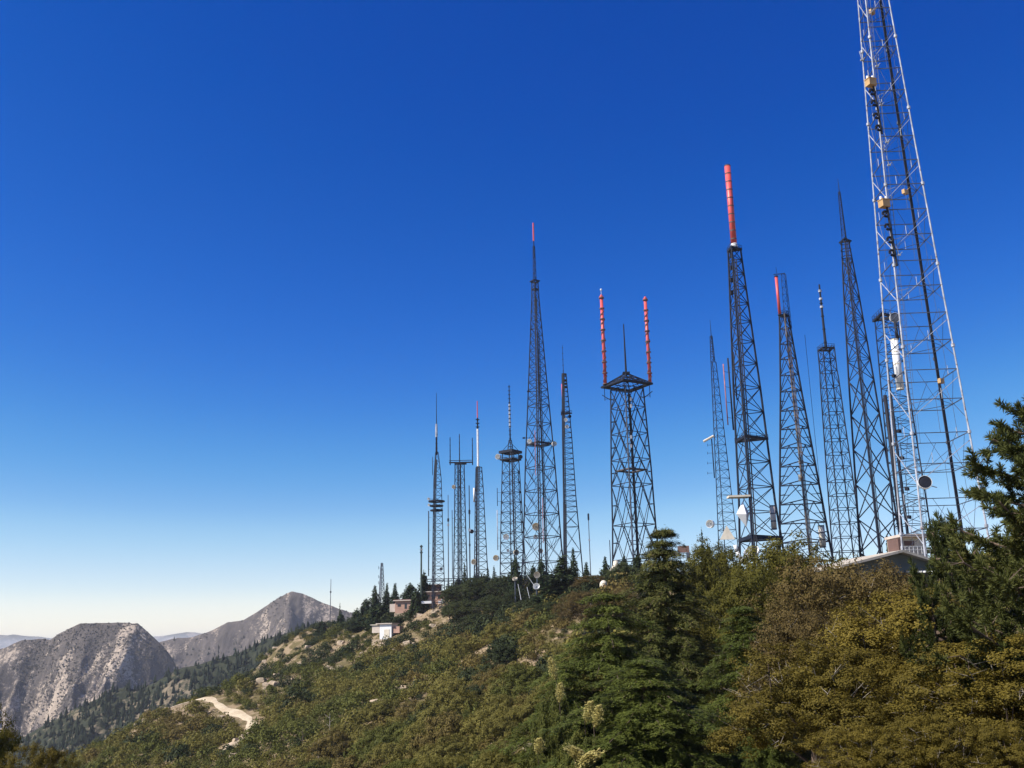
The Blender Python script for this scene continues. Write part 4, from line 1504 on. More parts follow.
b = build_at('terraced_house', 'two storey salmon house with stepped pale roofs at the foot of the leftmost towers', 437, 603, 366, R(-8))
block(b, 'wall', (-1.4, 4, 1.8), 8.2, 7, 4.4, 'salmon')
block(b, 'wall', (-2.6, 5.2, 5.2), 5.4, 4.6, 2.8, 'salmon_dark')
block(b, 'wall', (4.4, 4.4, 2.0), 3.4, 6.2, 4.2, 'salmon_dark')  # right wing's shade painted as a darker copy of the salmon wall
r = block(b, 'roof', (-1.4, 3.8, 4.12), 9.2, 8.2, .3, 'roof_pale')
block(b, 'roof', (-2.6, 5.2, 6.75), 6.8, 6.0, .3, 'roof_pale')
block(b, 'roof', (4.4, 4.2, 4.22), 4.2, 7.2, .3, 'roof_red')
block(b, 'balcony', (-3.4, -.6, 0.3), 4.2, 2.2, .9, 'white')
for x in (-3.8, -1.6, .8): block(b, 'window', (x, .47, 2.2), 1.1, .1, 1.1, 'glass')
block(b, 'window', (4.2, 1.27, 2.2), 1.7, .1, 1.2, 'glass')
MB().box((2.2, -.6, .5), .9, .9, 1.6).box((1.2, -.9, .2), .9, .9, 1.0).build('steps', M['white'], b)
block(b, 'plinth', (0, 4, -2.4), 12.6, 7.4, 4.0, 'rock')
# level antenna gallery over the roofs
b = build_at('gallery', 'long dark horizontal gallery frame above the salmon house roofs', 448, 581, 370, 0, 'gallery')
mb = MB()
for z in (0, .8):
    for y in (-.8, .8): mb.tube((-9, y, z), (9, y, z), .13, 4)
for i in range(13):
    x = -9 + 1.5 * i
    mb.tube((x, -.8, 0), (x, -.8, .8), .08, 3).tube((x, -.8, .8), (x, .8, .8), .08, 3)
mb.build('frame', M['dark'], b)
for x in (-8.5, 0, 8.5): MB().tube((x, 0, 0), (x, 0, -9), .18, 5).build('leg', M['dark'], b)

# gabled hall under the pale tower
b = build_at('gabled_hall', 'dark olive hall with a wide pale gable roof beneath the near pale tower', 907, 586, 131, R(9))
kk = 131 / F
wx0, wx1, ap_x = -62 * kk, 33 * kk, -5 * kk
ez, az = 2.75, 4.25
ezl = 2.6
mb = MB()
dp = 13.0
mb.v = [Vector(v) for v in ((wx0, 0, -5), (wx1, 0, -5), (wx1, 0, ez), (ap_x, 0, az), (wx0, 0, ezl), (wx0, dp, -5), (wx1, dp, -5), (wx1, dp, ez), (ap_x, dp, az), (wx0, dp, ezl))]
mb.f = [(0, 1, 2, 3, 4), (9, 8, 7, 6, 5), (1, 6, 7, 2), (2, 7, 8, 3), (3, 8, 9, 4), (5, 0, 4, 9), (6, 1, 0, 5)]
mb.build('wall', M['olive_wall'], b)
mb = MB()
ov = .9


def slab(p, q, y0, y1, th):
    i0 = len(mb.v)
    for (x, z) in (p, q):
        for y in (y0, y1):
            mb.v.extend((Vector((x, y, z)), Vector((x, y, z + th))))
    f = [(0, 4, 6, 2), (1, 3, 7, 5), (0, 1, 5, 4), (2, 6, 7, 3), (0, 2, 3, 1), (4, 5, 7, 6)]
    mb.f.extend(tuple(i0 + a for a in q_) for q_ in f)


sl = (az - ezl) / (ap_x - wx0)
sr = (az - ez) / (wx1 - ap_x)
slab((wx0 - ov * 1.3, ezl - sl * ov * 1.3 + .03), (ap_x, az + .03), -1.2, dp + .6, .32)
slab((ap_x + .004, az + .03), (wx1 + ov, ez - sr * ov + .03), -1.2, dp + .6, .32)
mb.build('roof', M['roof_worn'], b)
# lower porch roof with exposed rafter tails
px0, px1 = -3 * kk, 34 * kk
mb = MB()
mb.box(((px0 + px1) / 2, -1.7, 1.75), px1 - px0, 2.6, .16)
o = mb.build('porch_roof', M['steel_mid'], b)
rt = MB()
for i in range(10):
    x = px0 + .2 + (px1 - px0 - .4) * i / 9
    rt.box((x, -3.2, 1.62), .16, .6, .2)
rt.build('rafter_tail', M['white'], o)
for x in (px0 + .5, (px0 + px1) / 2, px1 - .6): MB().tube((x, -2.7, -4), (x, -2.7, 1.66), .09, 6).build('post', M['white'], b)
for x, a in ((.4, -1), (1.7, -1)): MB().tube((x, -1.5, -.4), (x - .8 * a, -1.5, -2.2), .1, 6).build('strut', M['white'], b)
block(b, 'window', (1.2, -.03, .3), 1.4, .1, 1.0, 'glass')

# plant room standing on the hall roof behind the ridge
b = build_at('plant_room', 'cream flat roofed plant room with red ends rising behind the olive hall', 914, 552, 149, R(6))
kk = 149 / F
block(b, 'wall', (0, 2, -1.0), 27 * kk, 4, 6.4, 'cream')
block(b, 'roof', (.2, 1.6, 2.4), 33 * kk, 5.2, .4, 'roof_pale')
block(b, 'end_panel', (-15.5 * kk, 1.0, .9), 4 * kk, 3.4, 2.2, 'salmon_dark')
block(b, 'window', (-4 * kk, -.03, 1.3), 10 * kk, .1, .7, 'salmon_dark')
mb = MB()
for i in range(9):
    x = (-17 + 4.2 * i) * kk
    mb.tube((x, -1.2, -.4), (x, -1.2, .75), .04, 4)
for z in (.25, .75): mb.tube((-17 * kk, -1.2, z), (17 * kk, -1.2, z), .04, 4)
mb.build('railing', M['white'], b)

# cream round horn tank and a low cream dome
p = at(616, 565, 240)
g0 = gz(p.x, 240)
b = thing('horn_tank', 'stacked cream drum shaped horn antenna left of the broad platform tower foot', 'antenna', (p.x, 240, p.z - 1.8))
b.scale = (.72, .72, .72)
MB().lathe((0, 0, -1.6), (0, 0, 1), [(.02, 0), (1.2, 0), (1.25, 1.5), (1.5, 1.9), (1.5, 3.6), (1.0, 4.0), (.9, 5.2), (.6, 5.5), (.02, 5.6)], 14).build('drum', M['cream'], b, True)
MB().lathe((-1.2, -.6, .6), (-.6, -1, 0), [(.02, -.6), (.7, -.5), (.95, .2), (.95, .5), (.85, .5), (.02, .1)], 12).build('horn_mouth', M['cream'], b, True)
MB().lathe((.7, -1.0, .2), (.4, -1, -.2), [(.02, -.6), (.6, -.5), (.8, .2), (.8, .45), (.7, .45), (.02, .1)], 12).build('horn_mouth', M['tan'], b, True)
MB().tube((0, 0, -1.6), (0, 0, min(-3, (g0 - (p.z - 1.8)) / .72)), .5, 8).build('stem', M['steel_mid'], b)
p = at(603.5, 583, 225)
b = thing('dome', 'low round cream dome among the bushes below the horn drum', 'dome', (p.x, 225, p.z))
b.scale = (.66, .66, .66)
MB().lathe((0, 0, -1.3), (0, 0, 1), [(1.2, -.7), (1.35, 0), (1.35, .9), (1.1, 1.6), (.6, 2.1), (.02, 2.25)], 14).build('dome_shell', M['cream'], b, True)
MB().tube((0, 0, -1.9), (0, 0, min(-3, (gz(p.x, 225) - p.z) / .66 - .5)), .8, 10).build('plinth', M['steel_mid'], b)
MB().lathe((0, -.2, -1.0), (.1, -1, 0), [(.45, 1.0), (.55, 1.3), (.5, 1.35), (.02, 1.25)], 10).build('hatch', M['tan'], b)

# brownish billboard shaped reflector on posts
p = at(683.5, 551, 225)
b = thing('reflector_panel', 'brownish square reflector panel on posts above the trees left of the thin tower', 'reflector', (p.x, 225, p.z), R(-15))
MB().box((0, 0, .4), 2.6, .25, 1.5).build('panel', M['salmon_dark'], b)
mb = MB()
for x in (-1.1, 0, 1.1): mb.tube((x, .25, .9), (x, .25, -.9), .06, 4)
mb.build('panel_rib', M['steel_rust'], b)
for x in (-.9, .9): MB().tube((x, .35, 1.0), (x, .35, gz(p.x, 225) - p.z - .3), .09, 5).build('post', M['steel_rust'], b)
MB().box((1.0, -.1, -1.2), .8, .3, 1.6).build('panel', M['steel_mid'], b)

# dish cluster on props at the foot of the tallest middle tower
for (px, py, d, lab, face) in ((537, 575, 1.9, 'upper round cream dish on a post below the tallest middle tower', (-.1, -1, .05)), (536.5, 587, 2.0, 'lower white dish facing up below the tallest middle tower', (-.1, -1, .5)), (515, 579.5, 1.6, 'flat pale dish on posts left of the round cream dishes', (-.1, -.5, .9))):
    p = at(px, py, 300)
    b = thing('ground_dish', lab, 'dish', (p.x, 300, p.z))
    dish_on(b, Vector((0, 0, 0)), d, face, M['cream'] if d < 2.0 else M['white'], .3, 'reflector', None, None)
    MB().tube((0, .6, 0), (0, .9, min(-1, gz(p.x, 300) - p.z - .3)), .2, 6).build('post', M['steel_mid'], b)
for i, ((xa, ya), (xb, yb)) in enumerate((((518, 584), (521, 597)), ((527, 587), (530.5, 600)), ((527, 575), (535, 584)))):
    A, B = at(xa, ya, 298), at(xb, yb, 298)
    b = thing('white_pole', ['leaning white pole under the flat pale dish', 'leaning white pole beside the lower white dish', 'white pole slanting up to the round cream dish', 'white pole right of the round cream dish', 'short white pole above the flat pale dish'][i], 'pole', tuple(B))
    MB().tube((0, 0, -.8), A - B, .09, 6, .07).build('pole', M['white'], b)

# ------------------------------------------------------------------ dirt track on the spur
def strip(name, label, pts, half, mat, lift=.12, tilt=0):
    P = []
    for (px, py) in pts:
        h_ = hit(px, py, 120)
        if h_: P.append(h_)
    D = []
    for a, b_ in zip(P[:-1], P[1:]):
        n = max(2, int((b_ - a).length / 2))
        D += [a.lerp(b_, i / n) for i in range(n)]
    D.append(P[-1])
    D = [sum((D[max(0, min(len(D) - 1, i + q))] for q in range(-1, 2)), Vector()) / 3 for i in range(len(D))]
    V = []
    nx = 7
    for i, p in enumerate(D):
        d = D[min(i + 1, len(D) - 1)] - D[max(i - 1, 0)]
        nrm = Vector((-d.y, d.x, 0)).normalized()
        wv = half * (1 + .3 * math.sin(i * .5) + .2 * math.sin(i * 1.3))
        for q in range(nx):
            u = (q / (nx - 1) * 2 - 1) * wv
            x, y = p.x + nrm.x * u, p.y + nrm.y * u
            V.append((x, y, gz(x, y) + lift + .15 * (1 - abs(u / wv))))
    me = np_mesh(name, V, grid_faces(nx, len(D)), M[mat], True)
    return tag(link(name, me), label, None, None, 'structure')


ROADPX = [(180, 700), (194, 698), (205, 699), (213, 701), (219, 706), (226, 711), (236, 714), (246, 718), (251, 723), (252, 728), (249, 733), (243, 737)]
strip('dirt_road', 'pale dirt road bending down the spur', ROADPX, 1.35, 'road')
strip('cut_bank', 'pale eroded bank below the bend of the dirt road', [(224, 747), (232, 744), (240, 741), (246, 737)], 2.2, 'rock', .08)
strip('bare_bank', 'bare tan bank along the top of the spur', [(140, 717), (152, 711), (166, 706), (174, 702), (184, 701)], 1.2, 'rock')

# ------------------------------------------------------------------ near trees
oakA = oak_mesh(101, 3.4, 7.0, 30, 3400, .08, 42, .30, M['oak_gold'])
oakB = oak_mesh(102, 4.8, 8.5, 40, 2600, .12, 46, .40, M['oak_green'])
oakC = oak_mesh(103, 4.2, 8.0, 44, 1800, .10, 40, .36, M['oak_brown'])
OG = 'broad oaks at the near end of the ridge'
place_tree('oak_tree', 'golden brown rounded oak filling the lower right below the olive hall', 'oak tree', oakA, 7.0, 3.4, 897, 596, 33, 240, 0.4, OG)
place_tree('oak_tree', 'golden oak at the bottom edge, right of the dark drooping firs', 'oak tree', oakA, 7.0, 3.4, 812, 646, 29, 200, 2.1, OG)
place_tree('oak_tree', 'golden oak cut by the bottom right corner beneath the pine', 'oak tree', oakA, 7.0, 3.4, 1000, 640, 26, 230, 3.9, OG)
for px, py, Y, w, lab in ((930, 716, 22, 120, 'low golden oak bush at the bottom edge under the large golden oak'), (862, 728, 22.5, 120, 'low golden oak bush at the bottom edge nearest the firs'), (1010, 724, 21, 120, 'low golden oak bush in the very bottom right corner')):
    place_tree('oak_tree', lab, 'oak tree', oakA, 7.0, 3.4, px, py, Y, w, None, 'low oak bushes along the bottom edge')
place_tree('oak_tree', 'greyish brown half dry oak in front of the olive hall', 'oak tree', oakC, 8.0, 4.2, 848, 559, 62, 190, 1.0, OG)
place_tree('oak_tree', 'brown tinged oak between the greyish dry oak and the golden one', 'oak tree', oakC, 8.0, 4.2, 800, 606, 46, 150, 2.5, OG)
place_tree('oak_tree', 'yellow green oak below the heavy tower with the thin red pole', 'oak tree', oakB, 8.5, 4.8, 780, 546, 84, 150, 0.2, OG)
place_tree('oak_tree', 'yellow green oak spreading below the big red cylinder tower', 'oak tree', oakB, 8.5, 4.8, 755, 575, 74, 130, 1.7, OG)
place_tree('oak_tree', 'olive oak right of the tallest fir under the thin tower', 'oak tree', oakB, 8.5, 4.8, 712, 548, 95, 100, 2.9, OG)
place_tree('oak_tree', 'olive oak squeezed between the fir top and the yellow green oaks', 'oak tree', oakB, 8.5, 4.8, 738, 590, 80, 120, 4.4, OG)
place_tree('oak_tree', 'dark golden oak peeping out beside the pine and the olive hall', 'oak tree', oakC, 8.0, 4.2, 925, 598, 48, 110, 5.0, OG, M['oak_gold'])

LG = 'oaks at the bottom left corner'
place_tree('oak_tree', 'yellow green oak cut by the bottom left corner', 'oak tree', oakB, 8.5, 4.8, -26, 704, 46, 100, 0.8, LG)
place_tree('oak_tree', 'low golden oak right of the one cut by the bottom left corner', 'oak tree', oakA, 7.0, 3.4, 38, 748, 44, 84, 2.8, LG)
firA = fir_mesh(201, 16.0, 4.6, 30, 12, 80, .24, M['fir'], .24, .70)
firB = fir_mesh(202, 12.0, 5.2, 15, 14, 88, .23, M['fir'], .38, .62)
FG = 'dark firs in the middle of the near slope'
place_tree('fir_tree', 'tallest fir, its ragged top standing beside the broad platform tower', 'fir tree', firA, 16, 4.6, 662, 526, 66, 180, 0.3, FG, M['pine'])
place_tree('fir_tree', 'broad fir sweeping down to the left in the centre of the slope', 'fir tree', firB, 12, 5.2, 606, 590, 54, 250, 1.2, FG)
place_tree('fir_tree', 'drooping fir at the bottom centre beside the yellow plumes', 'fir tree', firB, 12, 5.2, 642, 656, 40, 270, 2.6, FG)
place_tree('fir_tree', 'bluish green drooping fir left of the golden oak', 'fir tree', firA, 16, 4.6, 742, 604, 50, 175, 4.0, FG)
place_tree('fir_tree', 'low fir at the left end of the near firs above the tan bank', 'fir tree', firB, 12, 5.2, 566, 662, 51, 130, 0.9, FG)
place_tree('fir_tree', 'narrow young fir poking up at the bottom edge before the golden oak', 'fir tree', firA, 16, 4.6, 762, 690, 36, 70, 0.1, FG)

pineA = pine_mesh(301, 9.5, 3.1, M['pine'], 108, 27, .18, 105, core=.24)
pineB = pine_mesh(302, 4.6, 1.4, M['pine'], 40, 15, .16, 100, core=.24)
PG = 'pines at the right edge'
place_tree('pine_tree', 'large dark pine with bottle brush tufts cut by the right edge', 'pine tree', pineA, 9.5, 3.1, 1060, 388, 26, 262, 0.7, PG)
place_tree('pine_tree', 'smaller pine in front of the olive hall beside the big pine', 'pine tree', pineB, 4.6, 1.4, 946, 522, 36, 84, 1.9, PG)
place_tree('pine_tree', 'pale green young pine below the olive hall posts', 'pine tree', pineB, 4.6, 1.4, 930, 592, 30, 64, 3.3, PG)

for px, py, Y, w, lab in ((593, 575, 232, 46, 'brown bushy oak behind the low cream dome'), (584, 590, 205, 60, 'brown bushy oak left of the low cream dome'), (622, 588, 205, 50, 'brown bushy oak right of the low cream dome')):
    place_tree('oak_tree', lab, 'oak tree', oakC, 8.0, 4.2, px, py, Y, w, None, 'brown bushy oaks round the cream dome')

DL = ['rounded dark oak below the two storey salmon house', 'dark oak under the white cylinder tower', 'dark oak under the square platform tower', 'dark oak lower down, below the crossbar tower', 'dark oak lower down, below the square platform tower',
      'dark oak left of the flat pale dish', 'small dark oak beside the bare bank below the houses', 'dark oak in front of the white poles', 'dark oak lowest of the group on the upper slope', 'dark oak right of the white poles']
for i, (px, py, Y, w) in enumerate(((457, 586, 350, 36), (478, 578, 338, 42), (501, 577, 330, 38), (464, 600, 325, 38), (492, 596, 315, 44), (517, 590, 305, 36), (450, 606, 335, 24), (530, 600, 280, 44), (478, 614, 300, 40), (553, 602, 235, 44))):
    place_tree('oak_tree', DL[i], 'oak tree', oakB, 8.5, 4.8, px, py, Y, w, None, 'dark oaks below the tower feet', M['shrub_dark'])

# ------------------------------------------------------------------ conifers and bushes on the skyline
conA = conifer_mesh(501, 9.0, 2.3, 22, 60, .55, M['conifer'], .42, .5, droop=.2, power=.8, base=.05)
conB = conifer_mesh(502, 8.0, 3.0, 18, 80, .60, M['conifer'], .45, .6, droop=.12, power=.55, base=.1)
conC = conifer_mesh(503, 10.0, 1.7, 24, 40, .45, M['conifer'], .42, .5, droop=.25, power=.9, base=.05)
CON = {'A': (conA, 9.0, 2.3), 'B': (conB, 8.0, 3.0), 'C': (conC, 10.0, 1.7)}
SKY = [('A', 375, 586, 424, 22, 'pointed conifer beside the small pyramid tower'),
       ('A', 387, 584, 428, 16, 'thin conifer just right of the small pyramid tower'),
       ('A', 395, 584, 425, 20, 'pointed conifer behind the low salmon house'),
       ('B', 410, 585, 395, 30, 'rounded dark conifer between the two salmon houses'),
       ('B', 424, 573, 368, 18, 'dark conifer clump at the foot of the green pole'),
       ('B', 416, 590, 366, 20, 'broad dark conifer left of the two storey house'),
       ('C', 464.5, 564, 360, 12, 'slim dark conifer between the crossbar tower and the white cylinder tower'),
       ('C', 488, 569, 345, 13, 'small dark conifer right of the white cylinder tower'),
       ('C', 494, 567, 345, 13, 'twin top conifer left of the square platform tower'),
       ('B', 486, 578, 338, 30, 'dark bushy conifer below the white cylinder tower'),
       ('B', 515, 560, 322, 24, 'dark conifer in front of the square platform tower'),
       ('B', 541, 562, 322, 22, 'conifer behind the round cream dishes'),
       ('B', 533, 566, 326, 16, 'low conifer left of the round cream dishes'),
       ('A', 562, 557, 250, 62, 'tall dense dark green conifer right of the round cream dishes'),
       ('A', 546, 583, 246, 44, 'shorter dark conifer leaning on the dense tall one'),
       ('A', 573, 549, 292, 20, 'pointed conifer under the one sided ladder tower'),
       ('A', 586, 563, 286, 22, 'bushy conifer left of the cream dome'),
       ('A', 605, 557, 262, 20, 'pointed conifer left of the cream horn drum'),
       ('A', 624, 556, 250, 20, 'conifer right of the cream horn drum'),
       ('B', 637, 556, 242, 24, 'rounded conifer at the foot of the broad platform tower'),
       ('C', 701.5, 530, 215, 12, 'lone thin spire conifer left of the thin tower'),
       ('A', 708, 546, 205, 26, 'conifer at the foot of the thin tower'),
       ('C', 839, 548, 185, 9, 'tiny conifer left of the spiked tower foot'),
       ('A', 887, 536, 178, 14, 'small conifer behind the olive hall roof'),
       ('C', 340, 604, 498, 8, 'slender conifer on the ridge beside the needle mast'),
       ('B', 341, 614, 490, 20, 'dark conifer clump under the slender one'),
       ('B', 357, 610, 470, 24, 'rounded conifer left of the pointed ones'),
       ('B', 366, 600, 440, 22, 'dark conifer at the left of the small pyramid tower'),
       ('B', 380, 604, 400, 34, 'broad dark conifer below the small pyramid tower'),
       ('B', 362, 618, 410, 34, 'dark conifer mass above the white hut'),
       ('B', 396, 617, 372, 30, 'dark conifer right of the white hut'),
       ('B', 322, 622, 520, 22, 'dark bushy conifer at the far end of the ridge'),
       ('B', 375, 618, 392, 26, 'conifer directly above the white hut'),
       ('B', 414, 608, 380, 20, 'bushy conifer under the low salmon house')]
for kind, px, py, Y, w, lab in SKY:
    ms, mh, mr = CON[kind]
    place_tree('conifer', lab + ' on the skyline', 'conifer', ms, mh, mr, px, py, Y, w, None, 'conifers along the skyline')

# ------------------------------------------------------------------ chaparral shrubs
def shrub_mesh(seed, nl, per, leaf, mat, flat=.8, sub=0):
    rg = np.random.default_rng(seed)
    C, Nn = crown_points(rg, nl, per, 1.0, .75, .42, .35, sub, .14, flat)
    C = C[C[:, 2] > -.15]
    Nn = Nn[:len(C)] if len(Nn) != len(C) else Nn
    return C, Nn, rg


def shrub_pair(seed, nl, per, leaf, mat, sub=0):
    rg = np.random.default_rng(seed)
    C, Nn = crown_points(rg, nl, per, 1.0, .75, .42, .35, sub, .14)
    k = C[:, 2] > -.2
    V = leaves(C[k], Nn[k], leaf, .6, .38, rg)
    mb = MB()
    for q in range(5):
        a = q * 1.26 + seed
        mb.tube((0, 0, -.5), (math.cos(a) * .5, math.sin(a) * .5, .5), .03, 4, .012)
    return np_mesh('crown', V, quads(V), mat), mesh_of(mb, 'stem', M['bark'])


FINE = [shrub_pair(600 + i, 16 + i % 4, 1100, .05, M['shrub_olive'], 16) for i in range(4)]
MID = [shrub_pair(620 + i, 13 + i % 3, 420, .085, M['shrub_olive']) for i in range(4)]
# bright yellow plumes on the slope
rg = np.random.default_rng(401)
C = np.concatenate([np.c_[rg.normal(0, .16, 900), rg.normal(0, .16, 900), np.zeros(900)] * 1.0])
t_ = rg.uniform(0, 1, 900)
C[:, :2] *= (np.sin(t_ * 3.0) + .15)[:, None]
C[:, 2] = .3 + 1.7 * t_
V = leaves(C, sph(900, rg) + np.array([0, 0, .3]), .13, .5, .5, rg)
plume = (np_mesh('crown', V, quads(V), M['yellow']), mesh_of(MB().tube((0, 0, -.6), (0, 0, 1.8), .04, 5, .02), 'stem', M['bark']))
YL = ['slender yellow plume at the left end of the near firs', 'yellow plume standing lower, left of the broad fir', 'leaning yellow plume against the dark fir', 'fatter yellow plume beside the leaning one', 'low pale yellow bush at the bottom of the slope', 'low yellow bush right of the pale one at the bottom edge', 'small yellow plume beside the tan bank']
for i, (px, py, pw, ph, Y, tilt) in enumerate(((556, 668, 9, 26, 47, -.2), (559, 692, 9, 22, 46, .1), (584, 711, 12, 26, 39, .35), (593, 715, 11, 26, 38.5, .3), (574, 751, 26, 12, 35, .5), (594, 755, 26, 13, 34.5, -.5), (537, 745, 11, 18, 43, .2))):
    q = at(px, py, Y)
    g0 = gz(q.x, Y)
    o = thing('yellow_plume', YL[i], 'shrub', (q.x, Y, g0 - .1), 0, 'yellow blossom plumes')
    cr = link('crown', plume[0], o)
    cz = q.z - .5 * ph / F * Y - g0
    cr.location = (0, 0, cz)
    cr.rotation_euler = (0, tilt, random.uniform(-.5, .5))
    cr.scale = (pw / F * Y / .7, pw / F * Y / .7, ph / F * Y / 2.0)
    for k_ in range(2):                          # the leafy bush that carries the plume
        lf = link('leaves', FINE[(i + k_) % 4][0], o)
        lf.material_slots[0].link = 'OBJECT'
        lf.material_slots[0].material = M['fir'] if k_ else M['shrub_green']
        lf.location = ((-.3, .1, 0), (.35, .25, -.1))[k_]
        lf.rotation_euler = (0, 0, i + k_ * 2.0)
        lf.scale = (1.0, 1.0, max(.5, cz * (.86 - .15 * k_)))
    MB().path([Vector((.2, .2, -.4)), Vector((.1, .1, cz * .5)), Vector((0, 0, cz + .3))], [.025, .02, .015], 5).build('stem', M['bark'], o)

SMATS = {'olive': M['shrub_olive'], 'green': M['shrub_green'], 'brown': M['shrub_brown'], 'dark': M['shrub_dark']}
far_arr = []
for i in range(4):
    rg_ = np.random.default_rng(640 + i)
    C, Nn = crown_points(rg_, 10, 66, 1.0, .8, .46, .38)
    k = C[:, 2] > -.2
    far_arr.append(leaves(C[k], Nn[k],   .16, .62, .45, rg_))

# tan patches kept open (picture points on the slope, radius in metres)
OPEN = [(240, 742, 6, 1.0), (232, 748, 5, 1.0), (246, 737, 5, 1.0), (222, 716, 4, .9), (236, 722, 4, .9), (430, 612, 7, .9), (440, 606, 6, .9), (447, 622, 5, .7), (480, 655, 4, .8), (470, 668, 3.5, .7), (402, 650, 4.5, .7), (410, 686, 4, .8), (395, 700, 4, .7), (355, 640, 5, .8),
        (365, 655, 4, .6), (310, 650, 7, .7), (322, 640, 6, .7), (262, 668, 5, .6), (278, 676, 4, .9), (286, 683, 4, .9), (262, 690, 4, .8), (252, 683, 4, .7), (300, 668, 5, .7),
        (268, 655, 5, .9), (338, 668, 4, .6), (525, 706, 3.5, .8), (510, 712, 2.5, .7), (538, 752, 2.5, .9), (545, 716, 2, .7), (230, 740, 4, .9), (225, 735, 4, .7), (215, 718, 4, .5), (205, 716, 4, .6),
        (128, 722, 6, .85), (140, 716, 5, .7), (112, 742, 5, .8), (170, 708, 5, .8), (188, 745, 3, .5), (240, 748, 4, .7), (235, 722, 4, .5), (500, 622, 3, .5),
        (385, 645, 4, .9), (376, 652, 4, .8), (372, 628, 3, .8), (420, 735, 2.5, .4), (225, 764, 4, .6)]
OP = []
for px, py, r_, st in OPEN:
    h_ = hit(px, py, 60)
    if h_: OP.append((h_.x, h_.y, r_, st))
OP = np.array(OP)
RD = np.array([(h_.x, h_.y) for h_ in (hit(px, py, 120) for px, py in ROADPX) if h_])
RD0 = RD
RD = np.concatenate([RD[:-1] + (RD[1:] - RD[:-1]) * f for f in (0, .25, .5, .75)] + [RD[-1:]])
RDF = np.concatenate([RD - RD / np.hypot(RD[:, :1], RD[:, 1:]) * k_ for k_ in (0, 3.5, 7, 10)])
BLD = [(at(385.5, 636, 350).x, 351, 6.5), (at(404, 611, 384).x, 386, 6), (at(437, 603, 366).x, 369, 8), (at(906, 578, 131).x, 137, 11), (at(915, 557, 149).x, 150, 6)]

rg = np.random.default_rng(77)
cand = []
# near part denser candidates; dart throwing on a hash grid
cells = {}


def try_add(x, y, r):
    cx, cy = int(x // 6), int(y // 6)
    for i in (-1, 0, 1):
        for j in (-1, 0, 1):
            for (a, b_, c_) in cells.get((cx + i, cy + j), ()):
                if (a - x) ** 2 + (b_ - y) ** 2 < (.56 * (r + c_)) ** 2: return False
    cells.setdefault((cx, cy), []).append((x, y, r))
    return True


PTS = []
for _ in range(48000):
    Y = rg.uniform(28, 600) if rg.random() < .6 else rg.uniform(28, 330)
    px = rg.uniform(-60, 1060)
    x = (px - 512) / F * Y * 1.02
    if not (GX0 + 20 < x < GX1 - 20): continue
    r_ = rg.uniform(2.8, 4.7) if _ < 2600 else (rg.uniform(1.4, 3.2) if rg.random() < .6 else rg.uniform(.8, 1.8)) * (1 + .1 * (Y > 220)) 
    if Y < 120: r_ = min(r_, .6 + Y / 120)
    z = gz(x, Y)
    q = proj((x, Y, z))
    if not (-40 < q[0] < 1064 and 500 < q[1] < 840): continue
    if Y < 95 and proj((x, Y, z + .9 * r_))[1] < 742 - (q[0] < 60) * 30: continue
    if x > 5 and Y < 95 and q[0] > 560: continue        # the near trees fill this part
    d = np.hypot(OP[:, 0] - x, OP[:, 1] - Y)
    if (rg.random() < OP[:, 3] * (d < OP[:, 2] + r_ * .3)).any(): continue
    if np.hypot(RDF[:, 0] - x, RDF[:, 1] - Y).min() < 1.3 + r_ * .75: continue
    if any(math.hypot(bx - x, by - Y) < br + r_ * .5 for bx, by, br in BLD): continue
    if any(math.hypot(bx - x, by - br * .9 - Y) < br * .8 for bx, by, br in BLD[:3]): continue
    dens = .93 + .9 * float(vnoise(np.array(x), np.array(Y), 22, 12))
    if q[0] < 440 and q[1] < 705: dens -= .08
    if rg.random() > dens: continue
    if not try_add(x, Y, r_): continue
    PTS.append((x, Y, z, r_, q))


def visible(x, y, z):
    """is the plant's top clear of the slope in front of it"""
    for t in np.linspace(.25, .97, 40):
        if gz(x * t, y * t) > z * t + .3: return False
    return True


# an evergreen belt along the crest, in front of the tower feet
cxs, cys, cyd = [c[0] for c in crest][::-1], [c[1] for c in crest][::-1], [c[2] for c in crest][::-1]
for px in np.arange(296, 900, 3.2):
    for off in (0, -9, -20, 8):
        px_ = px + rg.uniform(-3, 3)
        Y = float(np.interp(px_, cxs, cyd)) + off + rg.uniform(-4, 4)
        x = at(px_, 600, Y).x
        r_ = rg.uniform(1.6, 3.3) * (1.15 if Y > 300 else .9)
        if any(math.hypot(bx - x, by - Y) < br + r_ * .7 for bx, by, br in BLD) or any(math.hypot(bx - x, by - br * 1.2 - Y) < br for bx, by, br in BLD[1:3]): continue
        if 418 < px_ < 447 and off < 0: continue
        z = gz(x, Y)
        if try_add(x, Y, r_ * .9): PTS.append((x, Y, z, r_, proj((x, Y, z)), 'crest'))
PTS = [p for p in PTS if visible(p[0], p[1], p[2] + 1.6 * p[3])]


def kind_of(x, y, q, crest_belt=False):
    if crest_belt: return 'dark' if rg.random() < .8 else 'brown'
    n = float(vnoise(np.array(x), np.array(y), 30, 15)) + float(vnoise(np.array(x), np.array(y), 11, 16)) * .7 + rg.normal(0, .12)
    if q[1] < 600 + (560 - q[0]) * .25 and q[0] < 470: n -= .28       # dark evergreen scrub under the skyline
    if 430 < q[0] < 640 and 640 < q[1] < 740: n += .10
    up_ = 690 - (q[0] - 240) * .25                       # the upper slope carries darker evergreen scrub
    if q[1] < up_ and rg.random() < .62: return 'dark'
    if 400 < q[0] < 640 and q[1] < 690 and rg.random() < .45: return 'dark' if rg.random() < .6 else 'brown'
    if rg.random() < .10: return 'dark'
    return 'green' if n < -.18 else ('brown' if n > .27 else 'olive')


PTS.sort(key=lambda p: -p[3] / p[1])


